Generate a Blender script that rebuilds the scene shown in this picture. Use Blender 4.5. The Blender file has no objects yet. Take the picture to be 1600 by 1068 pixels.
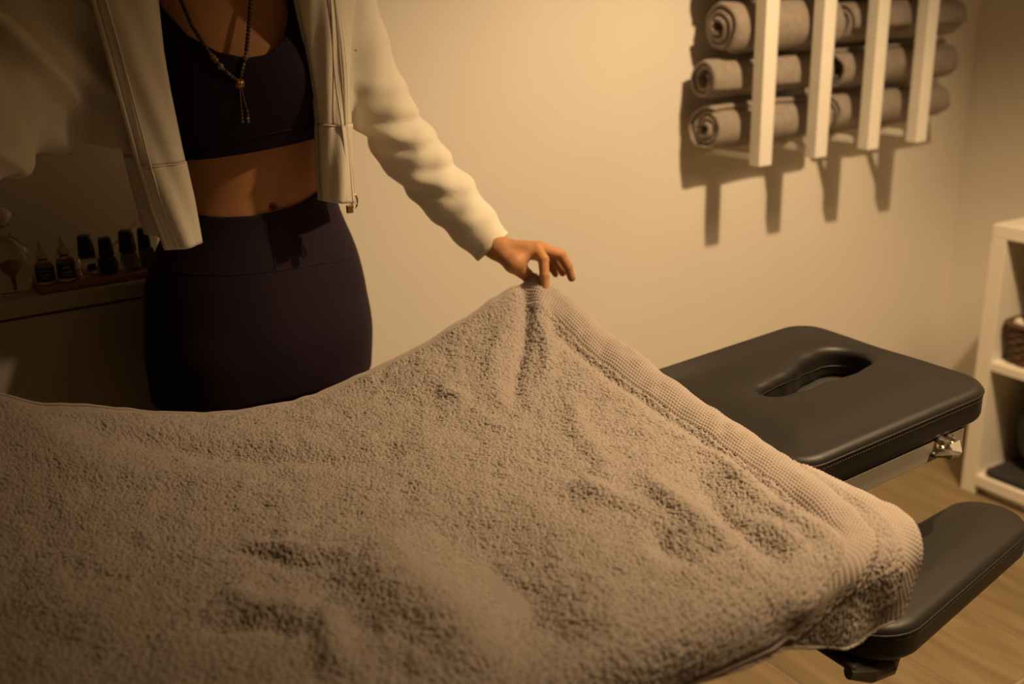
import bpy, bmesh, math, random
import numpy as np
from mathutils import Vector, Matrix

random.seed(7)
rng = np.random.default_rng(11)
S = bpy.context.scene
COL = S.collection
PI = math.pi

# ------------------------------------------------------------------ camera
F_PX, CX, CY = 1600.0, 800.0, 534.0
PITCH, ROLL, AZ, ZC = math.radians(18.9), math.radians(1.8), math.radians(58.5), 1.36
_h = np.array([math.cos(AZ), math.sin(AZ), 0.0])
_r = np.array([math.sin(AZ), -math.cos(AZ), 0.0])
_f = _h * math.cos(PITCH) - np.array([0, 0, math.sin(PITCH)])
_u = _h * math.sin(PITCH) + np.array([0, 0, math.cos(PITCH)])
right = math.cos(ROLL) * _r - math.sin(ROLL) * -_u * -1.0
# image x axis and image y (down) axis in world space
ix = math.cos(ROLL) * _r + math.sin(ROLL) * -_u
iy = -math.sin(ROLL) * _r + math.cos(ROLL) * -_u
CAM = np.array([0.0, 0.0, ZC])
cd = bpy.data.cameras.new('camera')
cd.sensor_width = 36.0
cd.lens = 36.0 * F_PX / 1600.0
cd.clip_start = 0.02
cd.dof.use_dof = True
cd.dof.focus_distance = 1.42
cd.dof.aperture_fstop = 2.6
cam = bpy.data.objects.new('camera', cd)
COL.objects.link(cam)
m = Matrix.Identity(4)
for i in range(3):
    m[i][0] = ix[i]; m[i][1] = -iy[i]; m[i][2] = -_f[i]; m[i][3] = CAM[i]
cam.matrix_world = m
S.camera = cam


def ray(px, py):
    return _f + (px - CX) / F_PX * ix + (py - CY) / F_PX * iy


def P(px, py, y=None, z=None, x=None):
    """the world point seen at a pixel of the photograph on the plane y / z / x = const"""
    d = ray(px, py)
    if y is not None: t = y / d[1]
    elif z is not None: t = (z - ZC) / d[2]
    else: t = x / d[0]
    return CAM + d * t


# ------------------------------------------------------------------ light
w = bpy.data.worlds.new('world'); S.world = w
w.use_nodes = True
w.node_tree.nodes['Background'].inputs[0].default_value = (1.0, 0.62, 0.3, 1)
w.node_tree.nodes['Background'].inputs[1].default_value = 0.0
S.view_settings.view_transform = 'Standard'
S.view_settings.look = 'None'
S.view_settings.gamma = 1.0
S.view_settings.use_curve_mapping = False
S.view_settings.exposure = 0.0
LAMP = Vector((1.66, 0.68, 2.245))
LAMP_AIM = LAMP + Vector((-0.07, 0.37, -0.92))
LAMP_COL = (1.0, 0.68, 0.36)
ld = bpy.data.lights.new('downlight_beam', 'SPOT')
ld.energy = 124.0
ld.color = LAMP_COL
ld.spot_size = math.radians(97.5)
ld.spot_blend = 0.72
ld.shadow_soft_size = 0.028
lo = bpy.data.objects.new('downlight_beam', ld)
COL.objects.link(lo)
lo.location = LAMP - Vector((0, 0, 0.03))
lo.rotation_euler = (LAMP_AIM - LAMP).to_track_quat('-Z', 'Y').to_euler()

FILL_PANEL = Vector((1.62, 0.27, 2.28))  # soft fill light added to lift the shadows; its fixture is invented
pd = bpy.data.lights.new('added_fill', 'AREA')
pd.shape = 'SQUARE'; pd.size = 0.52
pd.energy = 14.0
pd.color = LAMP_COL
pd.spread = math.radians(110)
po = bpy.data.objects.new('added_fill', pd)
COL.objects.link(po)
po.location = FILL_PANEL - Vector((0, 0, 0.022))


# ------------------------------------------------------------------ materials
def mat(name, col, rough=0.6, var=0.0, var_scale=20, bump=0.0, bump_scale=200, bump_dist=0.001,
        metal=0.0, spec=0.5, sheen=0.0, emit=None, trans=0.0, coord='Object', stretch=None, col2=None):
    mt = bpy.data.materials.new(name); mt.use_nodes = True
    nt = mt.node_tree; b = nt.nodes['Principled BSDF']
    b.inputs['Base Color'].default_value = (*col, 1)
    b.inputs['Roughness'].default_value = rough
    b.inputs['Metallic'].default_value = metal
    b.inputs['Specular IOR Level'].default_value = spec
    if sheen:
        b.inputs['Sheen Weight'].default_value = sheen
        b.inputs['Sheen Roughness'].default_value = 0.5
    if trans:
        b.inputs['Transmission Weight'].default_value = trans
        b.inputs['IOR'].default_value = 1.3
    if emit:
        b.inputs['Emission Color'].default_value = (*emit[0], 1)
        b.inputs['Emission Strength'].default_value = emit[1]
    tc = nt.nodes.new('ShaderNodeTexCoord')
    mp = nt.nodes.new('ShaderNodeMapping')
    nt.links.new(tc.outputs[coord], mp.inputs[0])
    if stretch: mp.inputs['Scale'].default_value = stretch
    if var > 0 or col2:
        n = nt.nodes.new('ShaderNodeTexNoise'); n.inputs['Scale'].default_value = var_scale
        n.inputs['Detail'].default_value = 4
        nt.links.new(mp.outputs[0], n.inputs['Vector'])
        r = nt.nodes.new('ShaderNodeValToRGB')
        a = tuple(c * (1 - var) for c in col); c2 = col2 or tuple(min(1, c * (1 + var)) for c in col)
        r.color_ramp.elements[0].position = 0.3; r.color_ramp.elements[1].position = 0.7
        r.color_ramp.elements[0].color = (*a, 1); r.color_ramp.elements[1].color = (*c2, 1)
        nt.links.new(n.outputs['Fac'], r.inputs[0])
        nt.links.new(r.outputs[0], b.inputs['Base Color'])
    if bump > 0:
        n = nt.nodes.new('ShaderNodeTexNoise'); n.inputs['Scale'].default_value = bump_scale
        n.inputs['Detail'].default_value = 3
        nt.links.new(mp.outputs[0], n.inputs['Vector'])
        bp = nt.nodes.new('ShaderNodeBump'); bp.inputs['Strength'].default_value = bump
        bp.inputs['Distance'].default_value = bump_dist
        nt.links.new(n.outputs['Fac'], bp.inputs['Height'])
        nt.links.new(bp.outputs[0], b.inputs['Normal'])
    return mt


M = {}
M['wall'] = mat('wall_paint', (0.86, 0.81, 0.735), 0.85, 0.015, 3, 0.15, 90, 0.002)
M['ceiling'] = mat('ceiling_paint', (0.75, 0.70, 0.62), 0.9)
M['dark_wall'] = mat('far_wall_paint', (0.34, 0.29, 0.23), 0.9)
M['grout'] = mat('grout', (0.42, 0.35, 0.24), 0.9, 0.05, 60)
M['white'] = mat('white_lacquer', (0.84, 0.79, 0.70), 0.45, 0.01, 8)
M['slat'] = mat('white_painted_wood', (0.90, 0.86, 0.78), 0.5, 0.02, 14, 0.1, 60, 0.001)
M['counter'] = mat('counter_laminate', (0.52, 0.48, 0.40), 0.55, 0.02, 8)
M['terry'] = mat('terry_cloth', (0.385, 0.333, 0.300), 0.95, 0.16, 420, 0.6, 900, 0.0012, spec=0.1, sheen=0.25)
M['terry_far'] = mat('rolled_terry', (0.34, 0.29, 0.25), 0.95, 0.12, 60, 0.9, 260, 0.004, spec=0.1, sheen=0.2)
M['band'] = mat('woven_band', (0.42, 0.362, 0.325), 0.85, 0.06, 500, 0.3, 1400, 0.0005, spec=0.15)
M['leather'] = mat('black_vinyl', (0.019, 0.0172, 0.0152), 0.47, 0.05, 30, 0.12, 900, 0.0006, spec=0.31)
M['thread'] = mat('seam_thread', (0.10, 0.09, 0.075), 0.7)
M['steel'] = mat('painted_steel', (0.44, 0.40, 0.345), 0.45, 0.03, 30, metal=0.15)
M['chrome'] = mat('chrome', (0.50, 0.46, 0.41), 0.34, metal=1.0)
M['plastic'] = mat('dark_plastic', (0.05, 0.047, 0.043), 0.45)
M['bracket'] = mat('grey_plastic', (0.085, 0.078, 0.068), 0.45)
M['back_board'] = mat('darker_back_board', (0.20, 0.165, 0.125), 0.7)  # back panel set darker than the white boards of the unit
M['fleece'] = mat('cream_fleece', (0.80, 0.745, 0.64), 0.9, 0.02, 60, 0.35, 700, 0.001, spec=0.15, sheen=0.2)
M['rib'] = mat('cream_rib', (0.80, 0.745, 0.64), 0.9, 0.02, 300, 0.25, 500, 0.0012, spec=0.15, stretch=(1, 1, 0.05))
M['bra'] = mat('plum_stretch_fabric', (0.0155, 0.0080, 0.019), 0.75, 0.06, 40, 0.15, 900, 0.0006, spec=0.2)
M['legging'] = mat('plum_legging_fabric', (0.020, 0.0100, 0.0225), 0.7, 0.06, 40, 0.15, 900, 0.0006, spec=0.22)
M['skin'] = mat('skin', (0.53, 0.258, 0.116), 0.55, 0.05, 25, 0.2, 350, 0.0008, spec=0.35)
M['nail'] = mat('nail', (0.45, 0.25, 0.18), 0.3)
M['hair'] = mat('hair', (0.03, 0.018, 0.01), 0.5, 0.2, 120, 0.6, 90, 0.004, stretch=(1, 1, 0.1))
M['eye'] = mat('eye_white', (0.7, 0.66, 0.6), 0.2)
M['iris'] = mat('iris', (0.03, 0.02, 0.01), 0.2)
M['lips'] = mat('lips', (0.30, 0.10, 0.08), 0.45)
M['brass'] = mat('brass', (0.40, 0.27, 0.10), 0.4, metal=0.9)
M['wood_bead'] = mat('dark_wood_bead', (0.045, 0.022, 0.012), 0.5)
M['turq_bead'] = mat('turquoise_bead', (0.02, 0.12, 0.13), 0.4)
M['red_bead'] = mat('red_bead', (0.16, 0.025, 0.015), 0.4)
M['amber_bead'] = mat('amber_bead', (0.22, 0.11, 0.04), 0.4)
M['pale_bead'] = mat('pale_bead', (0.26, 0.19, 0.13), 0.4)
M['cord'] = mat('brown_cord', (0.16, 0.07, 0.04), 0.8)
M['tray'] = mat('tray_wood', (0.34, 0.15, 0.06), 0.5, 0.2, 6, stretch=(1, 10, 10))
M['glass'] = mat('clear_glass', (0.92, 0.92, 0.88), 0.05, trans=0.92)
M['black_cap'] = mat('black_cap', (0.012, 0.012, 0.014), 0.35)
M['label_black'] = mat('black_label', (0.018, 0.018, 0.02), 0.6)
M['label_print'] = mat('label_print', (0.30, 0.28, 0.24), 0.6)
M['pump_white'] = mat('white_pump_plastic', (0.66, 0.62, 0.54), 0.45)
M['liquid'] = mat('grey_polish', (0.12, 0.12, 0.13), 0.2, trans=0.3)
M['liquid2'] = mat('dark_polish', (0.035, 0.035, 0.045), 0.2)
M['liquid3'] = mat('milky_polish', (0.36, 0.31, 0.26), 0.2, trans=0.4)
M['wicker'] = mat('wicker', (0.10, 0.055, 0.028), 0.7, 0.3, 60)
M['bag'] = mat('black_bag_cloth', (0.02, 0.019, 0.018), 0.8, 0.1, 40, 0.5, 200, 0.002)
M['bag_grey'] = mat('charcoal_cloth', (0.028, 0.026, 0.025), 0.85, 0.1, 40, 0.5, 200, 0.002)
M['lamp_glow'] = mat('lamp_diffuser', (0.9, 0.8, 0.6), 0.5, emit=((1.0, 0.72, 0.4), 6.0))


def plank_material():
    mt = bpy.data.materials.new('oak_plank'); mt.use_nodes = True
    nt = mt.node_tree; b = nt.nodes['Principled BSDF']
    b.inputs['Roughness'].default_value = 0.5
    b.inputs['Specular IOR Level'].default_value = 0.3
    tc = nt.nodes.new('ShaderNodeTexCoord')
    oi = nt.nodes.new('ShaderNodeObjectInfo')
    ad = nt.nodes.new('ShaderNodeVectorMath'); ad.operation = 'MULTIPLY_ADD'
    cb = nt.nodes.new('ShaderNodeCombineXYZ')
    mu = nt.nodes.new('ShaderNodeMath'); mu.operation = 'MULTIPLY'; mu.inputs[1].default_value = 37.0
    nt.links.new(oi.outputs['Random'], mu.inputs[0])
    for i in range(3): nt.links.new(mu.outputs[0], cb.inputs[i])
    mp = nt.nodes.new('ShaderNodeMapping'); mp.inputs['Scale'].default_value = (9, 1.0, 1)
    nt.links.new(tc.outputs['Object'], mp.inputs[0])
    ad.inputs[1].default_value = (1, 1, 1)
    nt.links.new(mp.outputs[0], ad.inputs[0]); nt.links.new(cb.outputs[0], ad.inputs[2])
    n1 = nt.nodes.new('ShaderNodeTexNoise'); n1.inputs['Scale'].default_value = 3.0; n1.inputs['Detail'].default_value = 6
    n1.inputs['Distortion'].default_value = 0.6
    nt.links.new(ad.outputs[0], n1.inputs['Vector'])
    r = nt.nodes.new('ShaderNodeValToRGB')
    e = r.color_ramp.elements
    e[0].position = 0.28; e[0].color = (0.18, 0.132, 0.07, 1)
    e[1].position = 0.72; e[1].color = (0.29, 0.22, 0.122, 1)
    nt.links.new(n1.outputs['Fac'], r.inputs[0])
    hs = nt.nodes.new('ShaderNodeHueSaturation')
    mr = nt.nodes.new('ShaderNodeMapRange'); mr.inputs[3].default_value = 0.9; mr.inputs[4].default_value = 1.08
    nt.links.new(oi.outputs['Random'], mr.inputs[0]); nt.links.new(mr.outputs[0], hs.inputs['Value'])
    nt.links.new(r.outputs[0], hs.inputs['Color']); nt.links.new(hs.outputs[0], b.inputs['Base Color'])
    bp = nt.nodes.new('ShaderNodeBump'); bp.inputs['Strength'].default_value = 0.15; bp.inputs['Distance'].default_value = 0.001
    nt.links.new(n1.outputs['Fac'], bp.inputs['Height']); nt.links.new(bp.outputs[0], b.inputs['Normal'])
    return mt


M['plank'] = plank_material()


# ------------------------------------------------------------------ scene helpers
def root_loc(o):
    v = Vector((0, 0, 0))
    while o is not None:
        v = v + o.location; o = o.parent
    return v


def link_mesh(name, me, material, parent=None, smooth=False, base=None, mats=None):
    o = bpy.data.objects.new(name, me); COL.objects.link(o)
    if mats:
        for q in mats: me.materials.append(q)
    elif material is not None: me.materials.append(material)
    if smooth: me.polygons.foreach_set('use_smooth', np.ones(len(me.polygons), dtype=bool))
    off = None
    if parent is not None:
        o.parent = parent; off = root_loc(parent)
    elif base is not None:
        off = Vector(base); o.location = off
    if off is not None:
        me.transform(Matrix.Translation(-off))
    me.update()
    return o


def mesh_np(name, V, Fc):
    """V (n,3), Fc (m,k) uniform faces"""
    me = bpy.data.meshes.new(name)
    V = np.ascontiguousarray(V, dtype=np.float32); Fc = np.ascontiguousarray(Fc, dtype=np.int32)
    k = Fc.shape[1]
    me.vertices.add(len(V)); me.vertices.foreach_set('co', V.ravel())
    me.loops.add(Fc.size); me.loops.foreach_set('vertex_index', Fc.ravel())
    me.polygons.add(len(Fc))
    me.polygons.foreach_set('loop_start', np.arange(0, Fc.size, k, dtype=np.int32))
    me.polygons.foreach_set('loop_total', np.full(len(Fc), k, dtype=np.int32))
    me.update(calc_edges=True); me.validate()
    return me


def obj(name, V, Fc, material, parent=None, smooth=False, base=None):
    if isinstance(Fc, np.ndarray): me = mesh_np(name, V, Fc)
    else:
        me = bpy.data.meshes.new(name); me.from_pydata([tuple(map(float, v)) for v in V], [], Fc)
    return link_mesh(name, me, material, parent, smooth, base)


def bobj(name, bm, material, parent=None, smooth=False, base=None, mats=None):
    bmesh.ops.recalc_face_normals(bm, faces=bm.faces[:])
    me = bpy.data.meshes.new(name); bm.to_mesh(me); bm.free()
    return link_mesh(name, me, material, parent, smooth, base, mats)


def thing(name, label, cat, loc, group=None):
    o = bpy.data.objects.new(name, None); COL.objects.link(o)
    o.location = loc; o.empty_display_size = 0.05
    tag(o, label, cat, group)
    return o


def tag(o, label, cat, group=None):
    o['label'] = label; o['category'] = cat
    if group: o['group'] = group
    return o


def struct(o):
    o['kind'] = 'structure'; return o


def add_box(bm, lo_, hi_, bev=0.0, seg=2):
    c = [(a + b) / 2 for a, b in zip(lo_, hi_)]; s = [abs(b - a) for a, b in zip(lo_, hi_)]
    r = bmesh.ops.create_cube(bm, size=1.0, matrix=Matrix.Translation(c) @ Matrix.Diagonal((*s, 1)))
    if bev > 0:
        vs = set(r['verts']); es = [e for e in bm.edges if e.verts[0] in vs and e.verts[1] in vs]
        bmesh.ops.bevel(bm, geom=es, offset=bev, segments=seg, affect='EDGES', profile=0.5)


def box(name, lo_, hi_, material, parent=None, bev=0.003, seg=2, base=None):
    bm = bmesh.new(); add_box(bm, lo_, hi_, bev, seg)
    return bobj(name, bm, material, parent, False, base)


def add_tube(bm, pts, r, n=8, caps=True):
    pts = [Vector(p) for p in pts]
    rs = r if hasattr(r, '__len__') else [r] * len(pts)
    up = Vector((0, 0, 1)); rings = []
    for i, p in enumerate(pts):
        t = (pts[min(i + 1, len(pts) - 1)] - pts[max(i - 1, 0)])
        t = t.normalized() if t.length > 1e-9 else Vector((0, 0, 1))
        a = up if abs(t.dot(up)) < 0.95 else Vector((1, 0, 0))
        s = t.cross(a).normalized(); q = s.cross(t)
        rings.append([bm.verts.new(p + (s * math.cos(2 * PI * k / n) + q * math.sin(2 * PI * k / n)) * rs[i]) for k in range(n)])
    for a, b in zip(rings, rings[1:]):
        for k in range(n): bm.faces.new((a[k], a[(k + 1) % n], b[(k + 1) % n], b[k]))
    if caps: bm.faces.new(rings[0][::-1]); bm.faces.new(rings[-1])


def tube(name, pts, r, material, parent=None, n=8, base=None):
    bm = bmesh.new(); add_tube(bm, pts, r, n)
    return bobj(name, bm, material, parent, True, base)


def add_lathe(bm, prof, c, n=20, sx=1.0, sy=1.0):
    """prof: list of (r, z) bottom to top"""
    rings = [[bm.verts.new((c[0] + r * sx * math.cos(2 * PI * k / n), c[1] + r * sy * math.sin(2 * PI * k / n), c[2] + z)) for k in range(n)] for r, z in prof]
    for a, b in zip(rings, rings[1:]):
        for k in range(n): bm.faces.new((a[k], a[(k + 1) % n], b[(k + 1) % n], b[k]))
    bm.faces.new(rings[0][::-1]); bm.faces.new(rings[-1])


def lathe(name, prof, c, material, parent=None, n=20, base=None, smooth=True, sx=1.0, sy=1.0):
    bm = bmesh.new(); add_lathe(bm, prof, c, n, sx, sy)
    o = bobj(name, bm, material, parent, False, base)
    if smooth:
        for p in o.data.polygons: p.use_smooth = len(p.vertices) == 4
    return o


# ------------------------------------------------------------------ implicit surfaces
def smin(a, b, k):
    h = np.clip(0.5 + 0.5 * (b - a) / k, 0, 1)
    return b + (a - b) * h - k * h * (1 - h)


def smax(a, b, k): return -smin(-a, -b, k)


def cone(p, a, b, ra, rb):
    a = np.asarray(a, float); b = np.asarray(b, float)
    ba = b - a; l2 = float(ba @ ba)
    t = np.clip(((p - a) @ ba) / l2, 0, 1)
    d = p - a - t[:, None] * ba
    return np.sqrt((d * d).sum(1)) - (ra + (rb - ra) * t)


def ellipsoid(p, c, r):
    q = (p - np.asarray(c)) / np.asarray(r)
    return (np.sqrt((q * q).sum(1)) - 1) * min(r)


def rows_sdf(p, rows, power=2.0):
    """rows: (z, xc, yc, rx, ry) with z ascending: stacked ellipses"""
    R = np.array(rows); z = p[:, 2]
    zc = np.clip(z, R[0, 0], R[-1, 0])
    xc, yc, rx, ry = (np.interp(zc, R[:, 0], R[:, i]) for i in (1, 2, 3, 4))
    q = (np.abs((p[:, 0] - xc) / rx) ** power + np.abs((p[:, 1] - yc) / ry) ** power) ** (1 / power)
    d = (q - 1) * np.minimum(rx, ry)
    dz = np.maximum(np.maximum(R[0, 0] - z, z - R[-1, 0]), 0)
    return np.where(dz > 0, np.sqrt(np.maximum(d, 0) ** 2 + dz ** 2) + np.minimum(d, 0) * 0, d)


def smooth_rows(rows, n=60):
    R = np.array(sorted(rows)); zz = np.linspace(R[0, 0], R[-1, 0], n)
    out = [zz]
    for i in range(1, 5):
        v = np.interp(zz, R[:, 0], R[:, i])
        for _ in range(6):
            v[1:-1] = 0.25 * v[:-2] + 0.5 * v[1:-1] + 0.25 * v[2:]
        out.append(v)
    return np.stack(out, 1)


def nets(fn, lo_, hi_, h, newton=1):
    lo_ = np.array(lo_, float); n = np.ceil((np.array(hi_) - lo_) / h).astype(int) + 1
    ax = [lo_[i] + h * np.arange(n[i]) for i in range(3)]
    V = np.empty(tuple(n), np.float32)
    for i0 in range(0, n[0], 24):
        X, Y, Z = np.meshgrid(ax[0][i0:i0 + 24], ax[1], ax[2], indexing='ij')
        V[i0:i0 + 24] = fn(np.stack([X.ravel(), Y.ravel(), Z.ravel()], 1)).reshape(X.shape)
    sgn = V < 0
    c = np.zeros(tuple(n - 1), np.int8)
    for dx in (0, 1):
        for dy in (0, 1):
            for dz in (0, 1):
                c += sgn[dx:n[0] - 1 + dx, dy:n[1] - 1 + dy, dz:n[2] - 1 + dz]
    act = (c > 0) & (c < 8)
    I = np.argwhere(act)
    idx = np.full(act.shape, -1, np.int64); idx[act] = np.arange(len(I))
    acc = np.zeros((len(I), 3)); cnt = np.zeros(len(I))
    corners = [(a, b, d) for a in (0, 1) for b in (0, 1) for d in (0, 1)]
    for c0 in corners:
        for axn in range(3):
            if c0[axn]: continue
            c1 = list(c0); c1[axn] = 1
            v0 = V[I[:, 0] + c0[0], I[:, 1] + c0[1], I[:, 2] + c0[2]]
            v1 = V[I[:, 0] + c1[0], I[:, 1] + c1[1], I[:, 2] + c1[2]]
            x = (v0 < 0) != (v1 < 0)
            t = np.where(x, v0 / np.where(x, v0 - v1, 1), 0)
            pt = np.tile(np.array(c0, float), (len(I), 1)); pt[:, axn] += t
            acc += pt * x[:, None]; cnt += x
    pos = lo_ + h * (I + acc / cnt[:, None])
    for _ in range(newton):
        e = h * 0.35; f0 = fn(pos)
        g = np.stack([(fn(pos + e * np.eye(3)[k]) - fn(pos - e * np.eye(3)[k])) / (2 * e) for k in range(3)], 1)
        g2 = np.maximum((g * g).sum(1), 0.05)
        st = -g * (f0 / g2)[:, None]
        ln = np.sqrt((st * st).sum(1)); st *= np.minimum(1, 0.6 * h / np.maximum(ln, 1e-9))[:, None]
        pos = pos + st
    quads = []
    for axn in range(3):
        o1, o2 = [(1, 2), (2, 0), (0, 1)][axn]
        sl0 = [slice(None)] * 3; sl1 = [slice(None)] * 3
        sl0[axn] = slice(0, n[axn] - 1); sl1[axn] = slice(1, n[axn])
        s0 = sgn[tuple(sl0)]; s1 = sgn[tuple(sl1)]
        E = np.argwhere(s0 != s1)
        ok = (E[:, o1] > 0) & (E[:, o2] > 0) & (E[:, o1] < n[o1] - 1) & (E[:, o2] < n[o2] - 1)
        E = E[ok]
        fl = s0[E[:, 0], E[:, 1], E[:, 2]]
        q = []
        for a, b in ((1, 1), (0, 1), (0, 0), (1, 0)):
            D = E.copy(); D[:, o1] -= a; D[:, o2] -= b
            q.append(idx[D[:, 0], D[:, 1], D[:, 2]])
        q = np.stack(q, 1); q[~fl] = q[~fl][:, ::-1]
        quads.append(q)
    Q = np.concatenate(quads)
    return pos, Q[(Q >= 0).all(1)]


def clip(Vv, Q, fields):
    """keep the part of a quad mesh where every field fn(V) > 0, with clean cut edges"""
    T = np.concatenate([Q[:, [0, 1, 2]], Q[:, [0, 2, 3]]]) if Q.shape[1] == 4 else Q
    Vv = np.asarray(Vv)
    for fn in fields:
        s = fn(Vv); k = (s[T] > 0).sum(1)
        keep = T[k == 3]; mix = T[(k > 0) & (k < 3)]
        nv = list(Vv); cache = {}; out = []

        def cut(a, b):
            key = (min(a, b), max(a, b))
            if key not in cache:
                t = s[a] / (s[a] - s[b]); nv.append(Vv[a] + t * (Vv[b] - Vv[a])); cache[key] = len(nv) - 1
            return cache[key]
        for t in mix:
            poly = []
            for i in range(3):
                a, b = t[i], t[(i + 1) % 3]
                if s[a] > 0: poly.append(a)
                if (s[a] > 0) != (s[b] > 0): poly.append(cut(a, b))
            for i in range(1, len(poly) - 1): out.append((poly[0], poly[i], poly[i + 1]))
        T = np.concatenate([keep, np.array(out, int).reshape(-1, 3)]); Vv = np.array(nv)
    used = np.unique(T); re = np.full(len(Vv), -1); re[used] = np.arange(len(used))
    return Vv[used], re[T]


def tri(Q): return np.concatenate([Q[:, [0, 1, 2]], Q[:, [0, 2, 3]]])


_tab = rng.random((256, 256))


def vnoise(u, v, seed=0):
    u = u + seed * 17.3; v = v + seed * 5.1
    i = np.floor(u).astype(int); j = np.floor(v).astype(int)
    a = u - i; b = v - j; a = a * a * (3 - 2 * a); b = b * b * (3 - 2 * b)
    g = lambda p, q: _tab[p % 256, q % 256]
    return (g(i, j) * (1 - a) + g(i + 1, j) * a) * (1 - b) + (g(i, j + 1) * (1 - a) + g(i + 1, j + 1) * a) * b


def sstep(a, b, x):
    t = np.clip((x - a) / (b - a), 0, 1); return t * t * (3 - 2 * t)


# ================================================================== ROOM
D, XR, XL, YB, HC = 1.95, 2.84, -1.4, -1.7, 2.30
struct(box('wall_back', (XL - .1, D, 0), (XR + .1, D + .1, HC), M['wall'], bev=0))
struct(box('wall_right', (XR, YB, 0), (XR + .1, D, HC), M['wall'], bev=0))
struct(box('wall_left', (XL - .1, YB, 0), (XL, D, HC), M['dark_wall'], bev=0))
struct(box('wall_front', (XL - .1, YB - .1, 0), (XR + .1, YB, HC), M['dark_wall'], bev=0))
struct(box('ceiling', (XL - .1, YB - .1, HC), (XR + .1, D + .1, HC + .1), M['ceiling'], bev=0))
floor = struct(box('floor', (XL - .1, YB - .1, -.08), (XR + .1, D + .1, -.0025), M['grout'], bev=0))
# planks run towards the back wall, joints at x = 1.651 + k * 0.2515
PW, PL, GAP = 0.2515, 1.19, 0.004
k0 = int(math.floor((XL - 1.651) / PW))
plank_meshes = {}
for k in range(k0, 8):
    x0 = 1.651 + k * PW; x1 = x0 + PW
    x0c, x1c = max(x0, XL), min(x1, XR)
    if x1c - x0c < 0.02: continue
    off = {0: 0.955, 1: 0.36, 2: 1.3, 3: 0.7, -1: 0.55, -2: 1.2}.get(k, 0.955 + 0.43 * k)
    j0 = math.floor((YB - off) / PL)
    for j in range(j0, j0 + 6):
        y0, y1 = max(off + j * PL, YB), min(off + (j + 1) * PL, D)
        if y1 - y0 < 0.03: continue
        bm = bmesh.new()
        add_box(bm, (x0c + GAP / 2, y0 + GAP / 2, -0.006), (x1c - GAP / 2, y1 - GAP / 2, 0.0), 0.0008, 1)
        bobj('plank', bm, M['plank'], floor)
struct(box('baseboard_back', (XL, D - .012, 0), (XR, D, .07), M['white'], bev=.002))
struct(box('baseboard_right', (XR - .012, YB, 0), (XR, D - .012, .07), M['white'], bev=.002))

# recessed ceiling downlight the room is lit by
t = thing('ceiling_light', 'round recessed ceiling downlight above the head of the table', 'lamp', (LAMP.x, LAMP.y, HC))
bm = bmesh.new()
prof = [(0.05, 0), (0.075, 0), (0.075, -0.012), (0.055, -0.012)]
rings = [[bm.verts.new((LAMP.x + r * math.cos(2 * PI * k / 32), LAMP.y + r * math.sin(2 * PI * k / 32), HC + z)) for k in range(32)] for r, z in prof]
for a in range(4):
    for k in range(32): bm.faces.new((rings[a][k], rings[a][(k + 1) % 32], rings[(a + 1) % 4][(k + 1) % 32], rings[(a + 1) % 4][k]))
bobj('trim_ring', bm, M['white'], t)
lathe('diffuser', [(0.049, -0.004), (0.049, -0.001)], (LAMP.x, LAMP.y, HC), M['lamp_glow'], t, 32)

t = thing('fill_panel', 'square flat fill light panel added to the ceiling beside the downlight', 'lamp', (FILL_PANEL.x, FILL_PANEL.y, HC))  # invented housing for the added fill light
for a, b in (((-.30, -.30), (.30, -.27)), ((-.30, .27), (.30, .30)), ((-.30, -.27), (-.27, .27)), ((.27, -.27), (.30, .27))):
    box('frame', (FILL_PANEL.x + a[0], FILL_PANEL.y + a[1], HC - .016), (FILL_PANEL.x + b[0], FILL_PANEL.y + b[1], HC), M['white'], t, .002)
box('diffuser', (FILL_PANEL.x - .27, FILL_PANEL.y - .27, HC - .012), (FILL_PANEL.x + .27, FILL_PANEL.y + .27, HC - .002), M['ceiling'], t, 0)

# ================================================================== COUNTER ALONG THE WALL, LEFT
CF, CT = 1.735, 0.921
ct = thing('counter', 'beige counter cabinet along the wall behind the person at left', 'counter', (-.2, 1.83, 0))
box('worktop', (XL + .01, CF, CT - .028), (.385, D - .002, CT), M['counter'], ct, .004)
box('cabinet_body', (XL + .01, CF + .015, .06), (.380, D - .004, CT - .028), M['counter'], ct, .002)
box('plinth', (XL + .01, CF + .05, 0), (.375, D - .006, .06), M['counter'], ct, .0)
for x0, x1, kx in ((-1.36, -.78, -.84), (-.77, -.19, -.25), (-.18, .375, .33)):
    d_ = box('door', (x0, CF + .002, .075), (x1, CF + .015, CT - .032), M['counter'], ct, .002)
for px, py in ((224, 549),):
    p = P(px, py, y=CF - .006)
    bm = bmesh.new(); bmesh.ops.create_uvsphere(bm, u_segments=12, v_segments=8, radius=.009, matrix=Matrix.Translation(p))
    add_tube(bm, [(p[0], p[1], p[2]), (p[0], CF + .004, p[2])], .004, 8)
    bobj('knob', bm, M['steel'], d_, True)

tray = box('tray', (.185, CF + .012, CT), (.380, CF + .115, CT + .011), M['tray'], None, .003, base=(.28, CF + .06, CT))
tag(tray, 'narrow reddish wooden tray under the small bottles on the counter', 'tray')
TZ = CT + .011


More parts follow.
